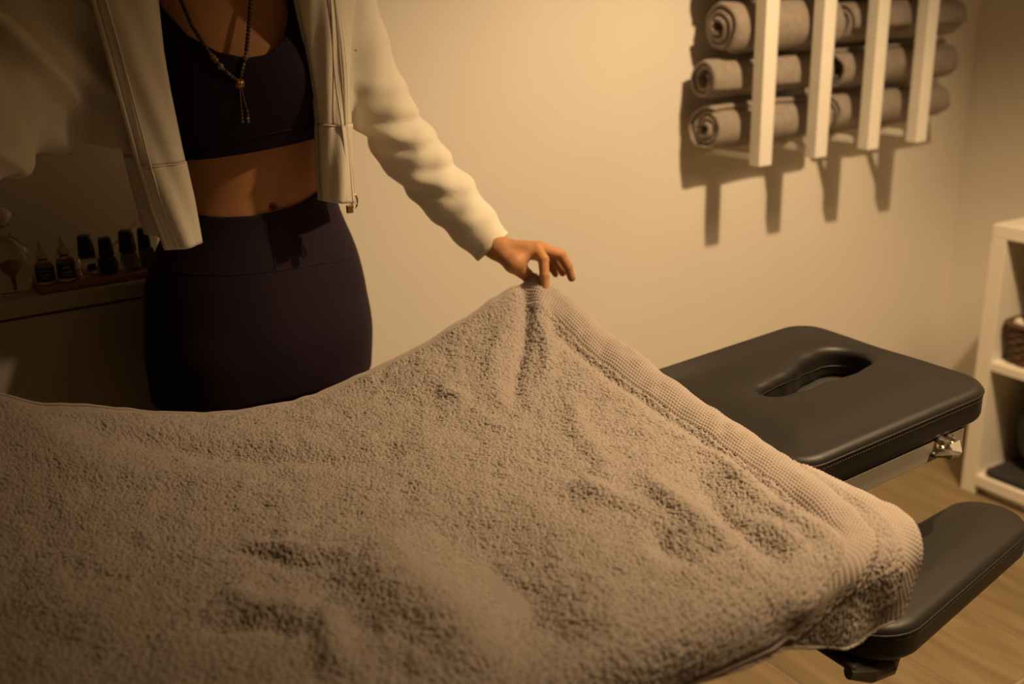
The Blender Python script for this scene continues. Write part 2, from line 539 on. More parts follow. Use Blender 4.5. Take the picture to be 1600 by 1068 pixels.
def polish(px, body_mat, capw, caph, bodyw, bodyh, square, label, yy=CF + .05):
    x = P(px, 430, y=yy)[0]
    r = thing('nail_polish_bottle', label, 'bottle', (x, yy, TZ), 'nail polish bottles on the wooden tray')
    if square:
        box('body', (x - bodyw, yy - bodyw * .8, TZ), (x + bodyw, yy + bodyw * .8, TZ + bodyh), body_mat, r, .004, 3)
    else:
        lathe('body', [(bodyw * .8, 0), (bodyw, .004), (bodyw * 1.05, bodyh * .5), (bodyw * .9, bodyh * .85), (bodyw * .5, bodyh)], (x, yy, TZ), body_mat, r)
    lathe('cap', [(capw, 0), (capw * 1.02, .004), (capw * .84, caph - .003), (capw * .74, caph)], (x, yy, TZ + bodyh), M['black_cap'], r)
    return r


a = polish(141, M['glass'], .0135, .036, .0135, .032, True, 'clear nail polish bottle with tall black cap beside the black labelled spray bottles')
x = root_loc(a).x
box('label', (x - .004, CF + .05 - .0115, TZ + .010), (x + .009, CF + .05 - .0107, TZ + .021), M['label_black'], a, 0)
polish(172, M['liquid2'], .0125, .030, .0155, .030, False, 'short round dark nail polish bottle with black cap, second polish from the left')
polish(206, M['liquid3'], .014, .037, .0145, .030, False, 'milky nail polish bottle with black cap, third polish from the left')
polish(234, M['liquid'], .012, .034, .0125, .033, True, 'grey nail polish bottle half hidden behind the person, last of the tray row')


def spray(px, label, hb):
    yy = CF + .045; x = P(px, 440, y=yy)[0]
    r = thing('spray_bottle', label, 'bottle', (x, yy, TZ), 'small spray bottles on the wooden tray')
    lathe('body', [(.0125, 0), (.014, .003), (.014, hb), (.012, hb + .004), (.007, hb + .008), (.007, hb + .012)], (x, yy, TZ), M['glass'], r)
    lathe('label_wrap', [(.0145, .004), (.0148, .005), (.0148, hb - .004), (.0145, hb - .003)], (x, yy, TZ), M['label_black'], r)
    for k, (w_, zz) in enumerate(((.006, .022), (.0085, .015), (.007, .010))):
        bm = bmesh.new(); add_box(bm, (x - w_ - .002, yy - .0156, TZ + zz), (x + w_ - .002, yy - .0146, TZ + zz + .0018)); bobj('print_line', bm, M['label_print'], r)
    lathe('collar', [(.0095, 0), (.0095, .008), (.0065, .0105)], (x, yy, TZ + hb + .012), M['pump_white'], r)
    lathe('nozzle', [(.0045, 0), (.004, .012), (.0035, .017), (.0025, .019)], (x, yy, TZ + hb + .0225), M['pump_white'], r)
    return r


spray(73, 'small clear bottle with black label and white nozzle, nearer the tray end', .030)
spray(107, 'small clear bottle with black label and white nozzle, beside the clear nail polish', .032)
jx, jy = P(22, 470, y=CF + .07)[0], CF + .07
j = thing('glass_bottle', 'large clear glass bottle with rounded stopper at the left end of counter', 'bottle', (jx, jy, CT))
lathe('body', [(.028, 0), (.033, .004), (.034, .05), (.030, .075), (.014, .09), (.012, .105), (.015, .108)], (jx, jy, CT), M['glass'], j, 28)
lathe('stopper', [(.010, 0), (.011, .004), (.019, .012), (.020, .020), (.012, .028), (.003, .030)], (jx, jy, CT + .108), M['pump_white'], j)
lathe('dried_flower', [(.002, 0), (.003, .02), (.012, .032), (.013, .040), (.004, .046)], (jx + .004, jy, CT + .006), M['tray'], j, 10)
bx_, by_ = P(236, 425, y=CF + .17)[0], CF + .17
st = tube('wooden_stick', [P(190, 372, y=D - .03), P(222, 341, y=D - .012)], .003, M['tray'], None, 8, base=P(190, 372, y=D - .03))
a_ = P(190, 372, y=D - .06); b_ = P(224, 338, y=D - .004)
bpy.data.objects.remove(st)
d_ = (a_ - b_); d_ = d_ / -d_[2]; q_ = a_ + d_ * (a_[2] - CT)
st = tube('wooden_stick', [q_ + np.array([0, 0, .003]), a_, b_], .0028, M['tray'], None, 8, base=q_)
tag(st, 'thin stick leaning against the wall behind the nail polish bottles', 'stick')

# ================================================================== TOWEL RACK ON THE BACK WALL
SF, SD = 1.75, 0.034
rack = thing('towel_rack', 'white wall rack of four upright slats holding rolled towels', 'rack', (2.11, D, .94))
slx = (1.793, 1.982, 2.173, 2.362)
for xs in slx:
    s_ = box('slat', (xs - .0207, SF, .949), (xs + .0207, SF + SD, 1.80), M['slat'], rack, .002)
    for zz in (.960, 1.745):
        box('peg', (xs - .009, SF + SD, zz), (xs + .009, D, zz + .016), M['slat'], rack, .001)


def roll(x0, x1, zc, r, r0, turns, lab, seed, yc=None):
    yc = D - .022 - r; x0 *= .991; x1 *= .991; zc = ZC + (zc - ZC) * .991
    n = int(turns * 30); th = np.linspace(0, turns * 2 * PI, n) + seed
    rr = np.linspace(r0, r - .006, n); tk = (r - r0) / turns * 0.40
    nx = 14
    sgn = 1 if seed % 2 < 1 else -1
    rg = np.random.default_rng(int(seed * 100))
    shift = np.cumsum(rg.normal(0, .0012, n)); shift -= shift.mean()
    V = []; Fc = []
    prof = [(-1, 1)]
    ring = 2 * n
    xsn = np.concatenate([[0, .012, .035], np.linspace(.08, .92, nx - 6), [.965, .988, 1]])
    for ix_, fx in enumerate(xsn):
        e = min(fx, 1 - fx)
        tt = tk * min(1, .45 + e / .035 * .55)
        for side in (1, -1):
            seq = range(n) if side == 1 else range(n - 1, -1, -1)
            for k in seq:
                q = rr[k] + side * tt + .0012 * math.sin(fx * 17 + th[k] * 2 + seed) + .0010 * math.sin(fx * 41 + th[k] * 5)
                xx = x0 + (x1 - x0) * fx + shift[k] * (1 if fx < .5 else -1) * (1 - min(1, e / .1)) + (.004 * math.sin(th[k] * .9 + seed)) * (1 - min(1, e / .1))
                V.append((xx, yc + q * math.cos(th[k]) * sgn, zc + q * math.sin(th[k]) * .97))
    nxx = len(xsn)
    for i in range(nxx - 1):
        for k in range(ring):
            a0 = i * ring + k; a1 = i * ring + (k + 1) % ring
            Fc.append((a0, a1, a1 + ring, a0 + ring))
    for i in (0, nxx - 1):
        for k in range(n - 1):
            a0 = i * ring + k; b0 = i * ring + (2 * n - 1 - k)
            Fc.append((a0, a0 + 1, b0 - 1, b0))
    bm = bmesh.new(); vs = [bm.verts.new(v) for v in V]
    for f in Fc: bm.faces.new([vs[q] for q in f])
    o = bobj('rolled_towel', bm, M['terry_far'], None, True, base=((x0 + x1) / 2, yc, zc - r))
    tag(o, lab, 'towel', 'rolled towels in the wall rack')
    return o


roll(1.722, 2.115, 1.030, .0595, .012, 3.2, 'rolled grey-brown towel at the bottom of the left stack in the wall rack', .7)
roll(1.716, 2.110, 1.1445, .0535, .020, 2.2, 'loosely rolled grey-brown towel with open end, second from bottom of the left stack', 2.4)
roll(1.748, 2.125, 1.2630, .0650, .010, 3.0, 'thick rolled towel, third from bottom of the left stack in the wall rack', 4.2)
roll(1.742, 2.115, 1.387, .0570, .012, 3.0, 'rolled towel fourth from bottom of the left stack, above the thick one', 1.3)
roll(1.735, 2.105, 1.500, .0550, .012, 3.0, 'rolled towel fifth from bottom, topmost of the left stack', 5.1)
roll(2.150, 2.600, 1.031, .0545, .012, 3.2, 'rolled grey-brown towel at the bottom of the right stack in the wall rack', 3.3)
roll(2.160, 2.610, 1.142, .0555, .012, 3.2, 'rolled grey-brown towel second from bottom of the right stack', 6.6)
roll(2.165, 2.620, 1.2555, .0570, .012, 3.2, 'rolled darker towel third from bottom of the right stack', 8.4)
roll(2.160, 2.600, 1.369, .0550, .012, 3.2, 'rolled towel fourth from bottom of the right stack, out at the top', 7.5)
roll(2.160, 2.600, 1.480, .0550, .012, 3.2, 'rolled towel fifth from bottom, topmost of the right stack', 9.2)

# ================================================================== SHELF UNIT, RIGHT
UX, UD = 2.41, 0.41
su = thing('shelf_unit', 'white open shelf unit against the right wall', 'shelf', (UX + UD / 2, 1.1, 0))
YE, YN, PT = 1.547, .35, .042
box('end_panel', (UX, YE - PT, 0), (UX + UD, YE, .722), M['white'], su, .002)
box('end_panel', (UX, YN, 0), (UX + UD, YN + PT, .722), M['white'], su, .002)
box('divider', (UX + .004, .93, .06), (UX + UD - .01, .93 + .03, .722), M['white'], su, .002)
box('top_board', (UX, YN, .722), (UX + UD, YE, .757), M['white'], su, .002)
box('bottom_board', (UX, YN + PT, .028), (UX + UD, YE - PT, .060), M['white'], su, .002)
box('plinth', (UX + .03, YN + PT, 0), (UX + .05, YE - PT, .028), M['white'], su, .0)
box('back_panel', (UX + UD - .012, YN + PT, .06), (UX + UD, YE - PT, .722), M['back_board'], su, .0)
for y0, y1 in ((.96, YE - PT), (YN + PT, .93)):
    box('shelf_board', (UX + .002, y0, .366), (UX + UD - .012, y1, .390), M['white'], su, .002)

# wicker basket
bk = thing('wicker_basket', 'dark brown woven wicker basket on the middle shelf of the white unit', 'basket', (UX + .15, 1.33, .390))
BX0, BX1, BY0, BY1, BH = UX + .015, UX + .29, 1.13, 1.497, .105


def rrect(x0, x1, y0, y1, r, n):
    pts = []
    for cx, cy, a0 in ((x1 - r, y1 - r, 0), (x0 + r, y1 - r, PI / 2), (x0 + r, y0 + r, PI), (x1 - r, y0 + r, 1.5 * PI)):
        for k in range(n + 1):
            a = a0 + PI / 2 * k / n; pts.append((cx + r * math.cos(a), cy + r * math.sin(a)))
    out = []; L = 0
    P2 = pts + pts[:1]
    for a, b in zip(P2, P2[1:]):
        d = math.dist(a, b); m_ = max(1, int(d / .012))
        for k in range(m_): out.append((a[0] + (b[0] - a[0]) * k / m_, a[1] + (b[1] - a[1]) * k / m_))
    return out


for row in range(11):
    f = row / 10; g = .012 * (1 - f)
    base_pts = rrect(BX0 + g, BX1 - g, BY0 + g, BY1 - g, .03, 3)
    ring = []
    cx, cy = (BX0 + BX1) / 2, (BY0 + BY1) / 2
    for k, (x, y) in enumerate(base_pts):
        w_ = .0035 * (1 if (k // 2 + row) % 2 else -1)
        dx, dy = x - cx, y - cy; L = math.hypot(dx, dy)
        ring.append((x - dx / L * .005 + dx / L * w_, y - dy / L * .005 + dy / L * w_, .396 + f * (BH - .01)))
    bm = bmesh.new(); add_tube(bm, ring + ring[:1], .0056, 6, False); bobj('woven_strand', bm, M['wicker'], bk, True)
bm = bmesh.new()
rp = rrect(BX0 - .002, BX1 + .002, BY0 - .002, BY1 - .002, .03, 3); rp = [(x, y, .396 + BH) for x, y in rp]
add_tube(bm, rp + rp[:1], .0075, 8, False); bobj('rim', bm, M['wicker'], bk, True)
box('base', (BX0 + .02, BY0 + .02, .391), (BX1 - .02, BY1 - .02, .397), M['wicker'], bk, 0)
cpp = P(1592, 515, x=UX + .05)
wt = tube('white_tube', [(UX + .05, cpp[1] + .005, .503), (UX + .12, cpp[1] + .01, .43), (UX + .16, cpp[1] + .012, .4075)], [.012, .012, .010], M['pump_white'], None, 12, base=(UX + .16, cpp[1] + .012, .399))
tag(wt, 'white tube lying in the dark wicker basket', 'tube')
vy = P(1606, 490, x=UX + .215)[1]
vs_ = lathe('dark_jar', [(.038, 0), (.045, .006), (.048, .10), (.042, .13), (.030, .145), (.032, .16), (.031, .175), (.01, .178)], (UX + .215, vy - .02, .398), M['bag'], None, 24, base=(UX + .215, vy - .02, .398))
tag(vs_, 'dark rounded jar standing inside the wicker basket', 'jar')


def soft_block(lo_, hi_, r, wob, seed, h=.012):
    c = (np.array(lo_) + np.array(hi_)) / 2; b = (np.array(hi_) - np.array(lo_)) / 2

    def fn(p):
        q = np.abs(p - c) - (b - r - wob)
        d = np.sqrt((np.maximum(q, 0) ** 2).sum(1)) + np.minimum(q.max(1), 0) - r
        return d + wob * np.sin(p[:, 0] * 23 + seed) * np.sin(p[:, 1] * 19 + seed * 2) * np.sin(p[:, 2] * 27 + seed)
    return nets(fn, np.array(lo_) - .03, np.array(hi_) + .03, h)


V_, Q_ = soft_block((UX + .045, 1.05, .090), (UX + .36, 1.470, .285), .06, .008, 1.0)
V_[:, 2] = np.maximum(V_[:, 2], .0880)
bg = thing('black_bag', 'black soft bag on the bottom shelf of the white unit', 'bag', (UX + .2, 1.27, .088))
obj('body', V_, Q_, M['bag'], bg, True)
tube('handle', [(UX + .25, 1.18 + .18 * k / 10, .262 + .05 * math.sin(PI * k / 10)) for k in range(11)], .008, M['bag'], bg)
V_, Q_ = soft_block((UX + .008, 1.02, .0625), (UX + .385, 1.490, .0845), .010, .0015, 2.0, .008)
V_[:, 2] = np.clip(V_[:, 2], .0605, .0875)
fc = obj('folded_cloth', V_, Q_, M['bag_grey'], None, True, base=(UX + .055, 1.3, .06))
tag(fc, 'flat charcoal cloth lying under the black bag on the bottom shelf', 'cloth')

# ================================================================== MASSAGE TABLE
tb = thing('massage_table', 'black vinyl massage table with face hole and lowered armrests', 'table', (.2, 1.0, 0))
TY = 1.0025
MX0, MX1, MY0, MY1 = -1.05, .925, .655, 1.35


def rbox_sdf(p, lo_, hi_, rxy, rz, crown=0.0):
    c = (np.array(lo_) + np.array(hi_)) / 2; b = (np.array(hi_) - np.array(lo_)) / 2
    q = np.abs(p - c); qx = q[:, 0] - (b[0] - rxy); qy = q[:, 1] - (b[1] - rxy)
    d2 = np.sqrt(np.maximum(qx, 0) ** 2 + np.maximum(qy, 0) ** 2) + np.minimum(np.maximum(qx, qy), 0) - rxy
    zt = p[:, 2] - c[2]
    if crown: zt = np.where(zt > 0, zt - crown * sstep(0, .09, -d2), zt)
    dz = np.abs(zt) - b[2]
    u = d2 + rz; v_ = dz + rz
    return np.sqrt(np.maximum(u, 0) ** 2 + np.maximum(v_, 0) ** 2) + np.minimum(np.maximum(u, v_), 0) - rz


V_, Q_ = nets(lambda p: rbox_sdf(p, (MX0, MY0, .697), (MX1, MY1, .760), .05, .018), (MX0 - .03, MY0 - .03, .67), (MX1 + .03, MY1 + .03, .79), .012)
obj('main_pad', V_, Q_, M['leather'], tb, True)
TILT = .050


def tiltz(x): return (x - 1.0) * TILT


def hole2d(x, y):
    pts = [(1.072, 1.007, .020), (1.115, 1.007, .024), (1.165, 1.012, .031), (1.205, 1.020, .041), (1.243, 1.026, .043)]
    d = None
    for (x0, y0, r0), (x1, y1, r1) in zip(pts, pts[1:]):
        bx, by = x1 - x0, y1 - y0; l2 = bx * bx + by * by
        t = np.clip(((x - x0) * bx + (y - y0) * by) / l2, 0, 1)
        q = np.hypot(x - x0 - t * bx, y - y0 - t * by) - (r0 + (r1 - r0) * t)
        d = q if d is None else smin(d, q, .012)
    return d


HX0, HX1, HY0, HY1, HZ0, HZ1 = .915, 1.332, .812, 1.193, .730, .782


def head_pad(p):
    p = p.copy(); p[:, 2] = p[:, 2] - tiltz(p[:, 0])
    d = rbox_sdf(p, (HX0, HY0, HZ0), (HX1, HY1, HZ1), .055, .012, .008)
    hd = hole2d(p[:, 0], p[:, 1])
    dish = .010 * np.exp(-np.maximum(hd, 0) / .022) * (p[:, 2] > .75)
    return smax(d + dish, -hd, .010)


V_, Q_ = nets(head_pad, (HX0 - .02, HY0 - .02, .70), (HX1 + .02, HY1 + .02, .83), .0045)
hp = obj('headrest_pad', V_, Q_, M['leather'], tb, True)


def rrect_loop(x0, x1, y0, y1, r, n=10):
    pts = []
    for cx, cy, a0 in ((x1 - r, y1 - r, 0), (x0 + r, y1 - r, PI / 2), (x0 + r, y0 + r, PI), (x1 - r, y0 + r, 1.5 * PI)):
        for k in range(n + 1):
            a = a0 + PI / 2 * k / n; pts.append((cx + r * math.cos(a), cy + r * math.sin(a)))
    return pts


def seam_loops(loop, zf, name, parent):
    """a raised welt and a dashed stitch below it"""
    pts = [(x, y, zf(x)) for x, y in loop]
    bm = bmesh.new(); add_tube(bm, pts + pts[:1], .0016, 6, False); bobj('piping', bm, M['leather'], parent, True)
    bm = bmesh.new()
    P3 = pts + pts[:1]
    for a, b in zip(P3, P3[1:]):
        a = Vector(a); b = Vector(b); L = (b - a).length; m_ = max(1, int(L / .0055))
        for k in range(m_):
            p0 = a.lerp(b, (k + .15) / m_); p1 = a.lerp(b, (k + .8) / m_)
            add_tube(bm, [p0 - Vector((0, 0, .0058)), p1 - Vector((0, 0, .0058))], .0007, 4)
    o = bobj(name, bm, M['thread'], parent); o['kind'] = 'stuff'


seam_loops(rrect_loop(HX0, HX1, HY0, HY1, .055), lambda x: .7715 + tiltz(x), 'stitching', hp)
# seam inside the face hole (walk the contour of the hole)
hc = []
for k in range(70):
    a = 2 * PI * k / 70; c0 = np.array([1.165, 1.012]) if abs(math.cos(a)) < 2 else None
    lo_r, hi_r = 0.0, .2
    for _ in range(30):
        mid = (lo_r + hi_r) / 2
        if hole2d(np.array([c0[0] + mid * math.cos(a)]), np.array([c0[1] + mid * math.sin(a)]))[0] < 0: lo_r = mid
        else: hi_r = mid
    rr_ = lo_r + .0003
    hc.append((c0[0] + rr_ * math.cos(a), c0[1] + rr_ * math.sin(a), .760 + tiltz(c0[0] + rr_ * math.cos(a)) - .010 * math.cos(a * 1.0)))
bm = bmesh.new(); add_tube(bm, hc + hc[:1], .0012, 6, False); bobj('hole_seam', bm, M['leather'], hp, True)

def board(p):
    q = p.copy(); q[:, 2] = q[:, 2] - tiltz(q[:, 0])
    d = rbox_sdf(q, (HX0 + .02, HY0 + .012, .712), (HX1 - .03, HY1 - .012, .732), .04, .003)
    return np.maximum(d, -(hole2d(q[:, 0], q[:, 1]) + .012))


V_, Q_ = nets(board, (HX0, HY0, .69), (HX1, HY1, .76), .0055)
obj('pad_board', V_, Q_, M['bag'], tb, True)
# frame
hb = box('head_frame', (.80, .815, .700), (1.262, .824, .7300), M['steel'], tb, .001)
for v in hb.data.vertices: v.co.z += tiltz(v.co.x + .2)
hb2 = box('head_frame', (.80, 1.181, .700), (1.262, 1.190, .7300), M['steel'], tb, .001)
for v in hb2.data.vertices: v.co.z += tiltz(v.co.x + .2)
box('cross_bar', (1.250, .824, .692), (1.262, 1.181, .722), M['steel'], tb, .001)
box('main_frame', (MX0 + .08, .74, .655), (.86, .78, .697), M['steel'], tb, .002)
box('main_frame', (MX0 + .08, 1.225, .655), (.86, 1.265, .697), M['steel'], tb, .002)
box('main_frame', (.82, .78, .655), (.86, 1.225, .697), M['steel'], tb, .002)
box('main_frame', (MX0 + .08, .78, .655), (MX0 + .12, 1.225, .697), M['steel'], tb, .002)
for lx in (-.80, .30):
    for ly in (.80, 1.205):
        box('leg', (lx - .025, ly - .025, .03), (lx + .025, ly + .025, .655), M['steel'], tb, .003)
        lathe('foot', [(.032, 0), (.032, .02), (.02, .03)], (lx, ly, 0), M['plastic'], tb)
    box('floor_bar', (lx - .02, .825, .08), (lx + .02, 1.18, .12), M['steel'], tb, .003)
# lever plate and bolts on the head frame
lv = [P(1471, 700, y=.815), P(1500, 690, y=.815), P(1504, 692, y=.812), P(1503, 711, y=.812), P(1496, 713, y=.808), P(1460, 711, y=.812)]
bm = bmesh.new()
A_ = [Vector(P(*q, y=.814)) for q in ((1472, 702), (1501, 688))]
B_ = [Vector(P(*q, y=.800)) for q in ((1462, 711), (1490, 713))]
C_ = Vector(P(1503, 708, y=.806)); D_ = Vector(P(1505, 692, y=.812))
v0 = bm.verts.new(P(1473, 700, y=.814)); v1 = bm.verts.new(P(1500, 687, y=.814)); v2 = bm.verts.new(P(1504, 690, y=.818))
v3 = bm.verts.new(P(1503.5, 706, y=.795)); v4 = bm.verts.new(P(1499, 711, y=.788)); v5 = bm.verts.new(P(1488, 711, y=.787)); v6 = bm.verts.new(P(1461, 712, y=.800))
bm.faces.new((v0, v1, v2, v3)); bm.faces.new((v0, v3, v4, v5)); bm.faces.new((v0, v5, v6))
lev = bobj('lever', bm, M['chrome'], tb)
sm = lev.modifiers.new('thick', 'SOLIDIFY'); sm.thickness = .003
for (px, py, r) in ((1468, 691, .0085), (1482, 684.5, .0065)):
    p = P(px, py, y=.814)
    bm = bmesh.new()
    add_tube(bm, [(p[0], .8155, p[2]), (p[0], .811, p[2])], r * 1.25, 20)
    add_tube(bm, [(p[0], .811, p[2]), (p[0], .806, p[2]), (p[0], .804, p[2])], [r * .8, r * .8, r * .5], 6)
    bobj('bolt', bm, M['chrome'], tb)
tube('lever_pivot', [P(1458, 710, y=.814), P(1458, 710, y=.810)], .004, M['plastic'], tb)

# armrests, hung lower on both sides of the headrest
AZT = .600


def arm_pad(mirror):
    my = (lambda y: 2 * TY - y) if mirror else (lambda y: y)

    def fn(p):
        x, y, z = p[:, 0], (2 * TY - p[:, 1] if mirror else p[:, 1]), p[:, 2]
        pts = [(.990, .7445, .0730), (1.296, .7875, .0585)]
        d = None
        for (x0, y0, r0), (x1, y1, r1) in zip(pts, pts[1:]):
            bx, by = x1 - x0, y1 - y0; l2 = bx * bx + by * by
            t = np.clip(((x - x0) * bx + (y - y0) * by) / l2, 0, 1)
            q = np.hypot(x - x0 - t * bx, y - y0 - t * by) - (r0 + (r1 - r0) * t)
            d = q if d is None else np.minimum(d, q)
        zz = z - .006 * sstep(0, .05, -d)
        dz = np.abs(zz - (AZT - .026)) - .026
        u = d + .012; v_ = dz + .012
        return np.sqrt(np.maximum(u, 0) ** 2 + np.maximum(v_, 0) ** 2) + np.minimum(np.maximum(u, v_), 0) - .012
    V_, Q_ = nets(fn, (.85, my(.64) if not mirror else my(.86), .52), (1.38, my(.86) if not mirror else my(.64), .62), .0055)
    o = obj('armrest', V_, Q_, M['leather'], tb, True)
    # seam loop
    lp = []
    for k in range(90):
        a = 2 * PI * k / 90; c0 = (1.12, .762); lo_r, hi_r = 0.0, .35
        for _ in range(26):
            mid = (lo_r + hi_r) / 2
            q = np.array([[c0[0] + mid * math.cos(a), my(c0[1] + mid * math.sin(a)), AZT - .014]])
            if fn(q)[0] < 0: lo_r = mid
            else: hi_r = mid
        lp.append((c0[0] + lo_r * math.cos(a), my(c0[1] + lo_r * math.sin(a))))
    seam_loops(lp, lambda x: AZT - .011, 'stitching', o)
    b = bmesh.new()
    y0, y1 = sorted((my(.70), my(.775)))
    add_box(b, (.915, y0, .536), (1.000, y1, .5475), .005, 3)
    add_tube(b, [(.915, my(.708), .536), (.945, my(.700), .530), (.975, my(.697), .530), (.998, my(.703), .536)], [.009, .015, .015, .009], 12)
    add_box(b, (.905, min(my(.77), my(.845)), .540), (.93, max(my(.77), my(.845)), .5475), .002, 2)
    add_box(b, (.905, min(my(.828), my(.845)), .5475), (.93, max(my(.828), my(.845)), .70), .002, 2)
    bobj('bracket', b, M['bracket'], o)
    return o


arm_pad(False)
arm_pad(True)

# ================================================================== TOWELS
def seg_ridges(X, Y, ridges):
    h = np.zeros_like(X)
    for (a, b, A, wd) in ridges:
        bx, by = b[0] - a[0], b[1] - a[1]; l2 = bx * bx + by * by
        t = ((X - a[0]) * bx + (Y - a[1]) * by) / l2
        tc = np.clip(t, 0, 1)
        wob = .006 * np.sin(t * 7 + A * 900)
        L = math.sqrt(l2)
        dd = ((X - a[0]) * -by + (Y - a[1]) * bx) / L + wob
        along = np.maximum(np.abs(t - .5) - .5, 0) * L
        env = np.sin(PI * np.clip(tc, .0, 1)) ** .6 * np.exp(-(along / .02) ** 2)
        h += A * np.exp(-(dd / wd) ** 2) * env
    return h


def pxz(p, z=.79): return P(p[0], p[1], z=z)[:2]


def R_(p, q, A, wd, z=.79): return (pxz(p, z), pxz(q, z), A, wd)


TOP = .785
bx_t = np.array([-1.2, -.45, -.30, -.16, -.05, .079, .137, .189, .249, .312, .375, .432, .503, .589, .656, .726, .811, .887, .906, .96])
bz_t = np.array([.79, .82, .90, .975, .945, .895, .872, .849, .827, .807, .795, .789, .792, .806, .825, .846, .879, .909, .913, .913])
ry_t = np.array([.5, .80, .938, 1.003, 1.087, 1.147, 1.227, 1.313, 1.387, 1.42])
rz_t = np.array([.785, .785, .791, .799, .815, .830, .845, .867, .900, .913])
top_ridges = [
    R_((905, 745), (1040, 830), .014, .020), R_((950, 770), (1085, 878), -.012, .018),
    R_((1000, 730), (1140, 855), .013, .018), R_((1130, 730), (1310, 855), .012, .016),
    R_((1060, 720), (1220, 880), -.010, .016), R_((1180, 800), (1290, 900), .009, .014),
    R_((1090, 690), (1180, 760), .009, .012), R_((880, 590), (960, 700), .005, .014, .83), R_((1240, 760), (1340, 860), -.006, .008),
    R_((820, 460), (808, 570), -.012, .012, .86), R_((850, 470), (850, 560), .007, .012, .86), R_((780, 500), (770, 580), .005, .016, .86),
    R_((690, 590), (720, 610), .006, .010, .82), R_((660, 560), (800, 640), .004, .02, .83),
    R_((330, 935), (490, 950), .011, .018), R_((480, 945), (560, 1050), .010, .016), R_((300, 965), (470, 985), -.007, .014),
    R_((360, 840), (560, 872), .006, .012), R_((340, 860), (520, 885), -.004, .010),
    R_((560, 830), (760, 1040), .020, .045), R_((700, 800), (900, 1030), -.018, .05), R_((440, 820), (470, 880), .005, .015),
    R_((-60, 700), (620, 702), -.014, .026, .80), R_((0, 740), (420, 740), .006, .03, .80),
    R_((900, 900), (1000, 1040), .006, .03), R_((760, 860), (860, 900), .004, .015),
    R_((50, 900), (200, 1010), .006, .03), R_((600, 660), (840, 690), .004, .03, .81),
]


def drape(xs, arc, cfg):
    """cloth sheet over the table: xs = rest positions along the table, arc = distance from the back edge"""
    YBK, YFR, rad, top = cfg['yb'], cfg['yf'], cfg['rad'], cfg['top']
    U, A = np.meshgrid(xs, arc, indexing='ij')
    flat = YBK - YFR
    a2 = A - flat
    ang = np.clip(a2 / rad, 0, PI / 2)
    Y = np.where(a2 < 0, YBK - A, YFR - rad * np.sin(ang))
    dz = np.where(a2 < 0, 0, -rad * (1 - np.cos(ang)))
    ex = np.maximum(a2 - rad * PI / 2, 0)
    if 'hang_u' in cfg: ex = ex * np.interp(U, cfg['hang_u'], cfg['hang_s'])
    dz = dz - ex
    Y = Y - cfg.get('flare', 0) * np.sin(np.clip(ex / .08, 0, 1) * PI / 2) * (0.4 + .6 * np.sin(U * 31 + 1.0))
    xr = np.interp(A, cfg['xr_a'], cfg['xr_x'])
    X = U + (xr - cfg['xmax']) * sstep(cfg['blend0'], cfg['xmax'], U)
    Z = top + dz
    side = sstep(-.02, .03, -a2)
    lift = np.zeros_like(X)
    if 'lift' in cfg: lift = cfg['lift'](X, Y, U, A) * (a2 < .02)
    Z = Z + lift
    Z = Z + seg_ridges(X, Y, cfg['ridges']) * side
    Z = Z + .0022 * (vnoise(X * 26, Y * 26, 3) - .5) * 2 * side + .0014 * (vnoise(X * 60, Y * 60, 4) - .5) * 2 * side
    Y = Y - (1 - side) * .005 * (vnoise(X * 20, Z * 20, 6) - .3) * 2
    # over the table's end
    if 'end' in cfg:
        ov = np.maximum(X - cfg['end'], 0); er = cfg['end_r']
        Z = Z - np.where(ov > 0, er - np.sqrt(np.maximum(er * er - np.minimum(ov, er * .98) ** 2, 0)), 0)
    return X, Y, Z


def normals(X, Y, Z):
    G = [np.stack(np.gradient(q), 0) for q in (X, Y, Z)]
    du = np.stack([g[0] for g in G], -1); dv = np.stack([g[1] for g in G], -1)
    n = np.cross(du, dv); n /= np.maximum(np.linalg.norm(n, axis=-1, keepdims=True), 1e-12)
    if n[..., 2].mean() < 0: n = -n
    return n


def sheet(name, X, Y, Z, disp, material, parent=None, base=None, flip=False):
    n = normals(X, Y, Z)
    V = np.stack([X, Y, Z], -1) + n * disp[..., None]
    a, b = X.shape
    id_ = np.arange(a * b).reshape(a, b)
    Q = np.stack([id_[:-1, :-1], id_[:-1, 1:], id_[1:, 1:], id_[1:, :-1]], -1).reshape(-1, 4)
    fn = np.cross(V[1, 0] - V[0, 0], V[0, 1] - V[0, 0])
    if fn[2] > 0: Q = Q[:, ::-1]
    return obj(name, V.reshape(-1, 3), np.ascontiguousarray(Q), material, parent, True, base), V


def pile(U, A, seed=0):
    j = .35
    u = U / .0018 + j * np.sin(A * 900); v = A / .0021 + j * np.sin(U * 870)
    a = vnoise(u, v, seed); b = vnoise(u * .5 + 3, v * .5 + 9, seed + 1); c = vnoise(u * 1.8, v * 1.8, seed + 2)
    a = np.minimum(a * 1.7, 1.0)
    return .0026 * (a - .7) + .0013 * (np.minimum(b * 1.6, 1) - .7) + .0004 * (c - .5)


YB_T, YF_T = 1.39, .652
flatT = YB_T - YF_T
BAND = .055


def weave(U, A):
    k = np.floor(U / .0044)
    return .0017 * (np.abs(np.sin(PI * U / .0044)) * np.abs(np.sin(PI * (A / .0054 + .5 * (k % 2))))) ** .7


def curl(e, rr):
    s_ = np.clip(rr - e, 0, rr * .97)
    return rr - np.sqrt(rr * rr - s_ * s_)


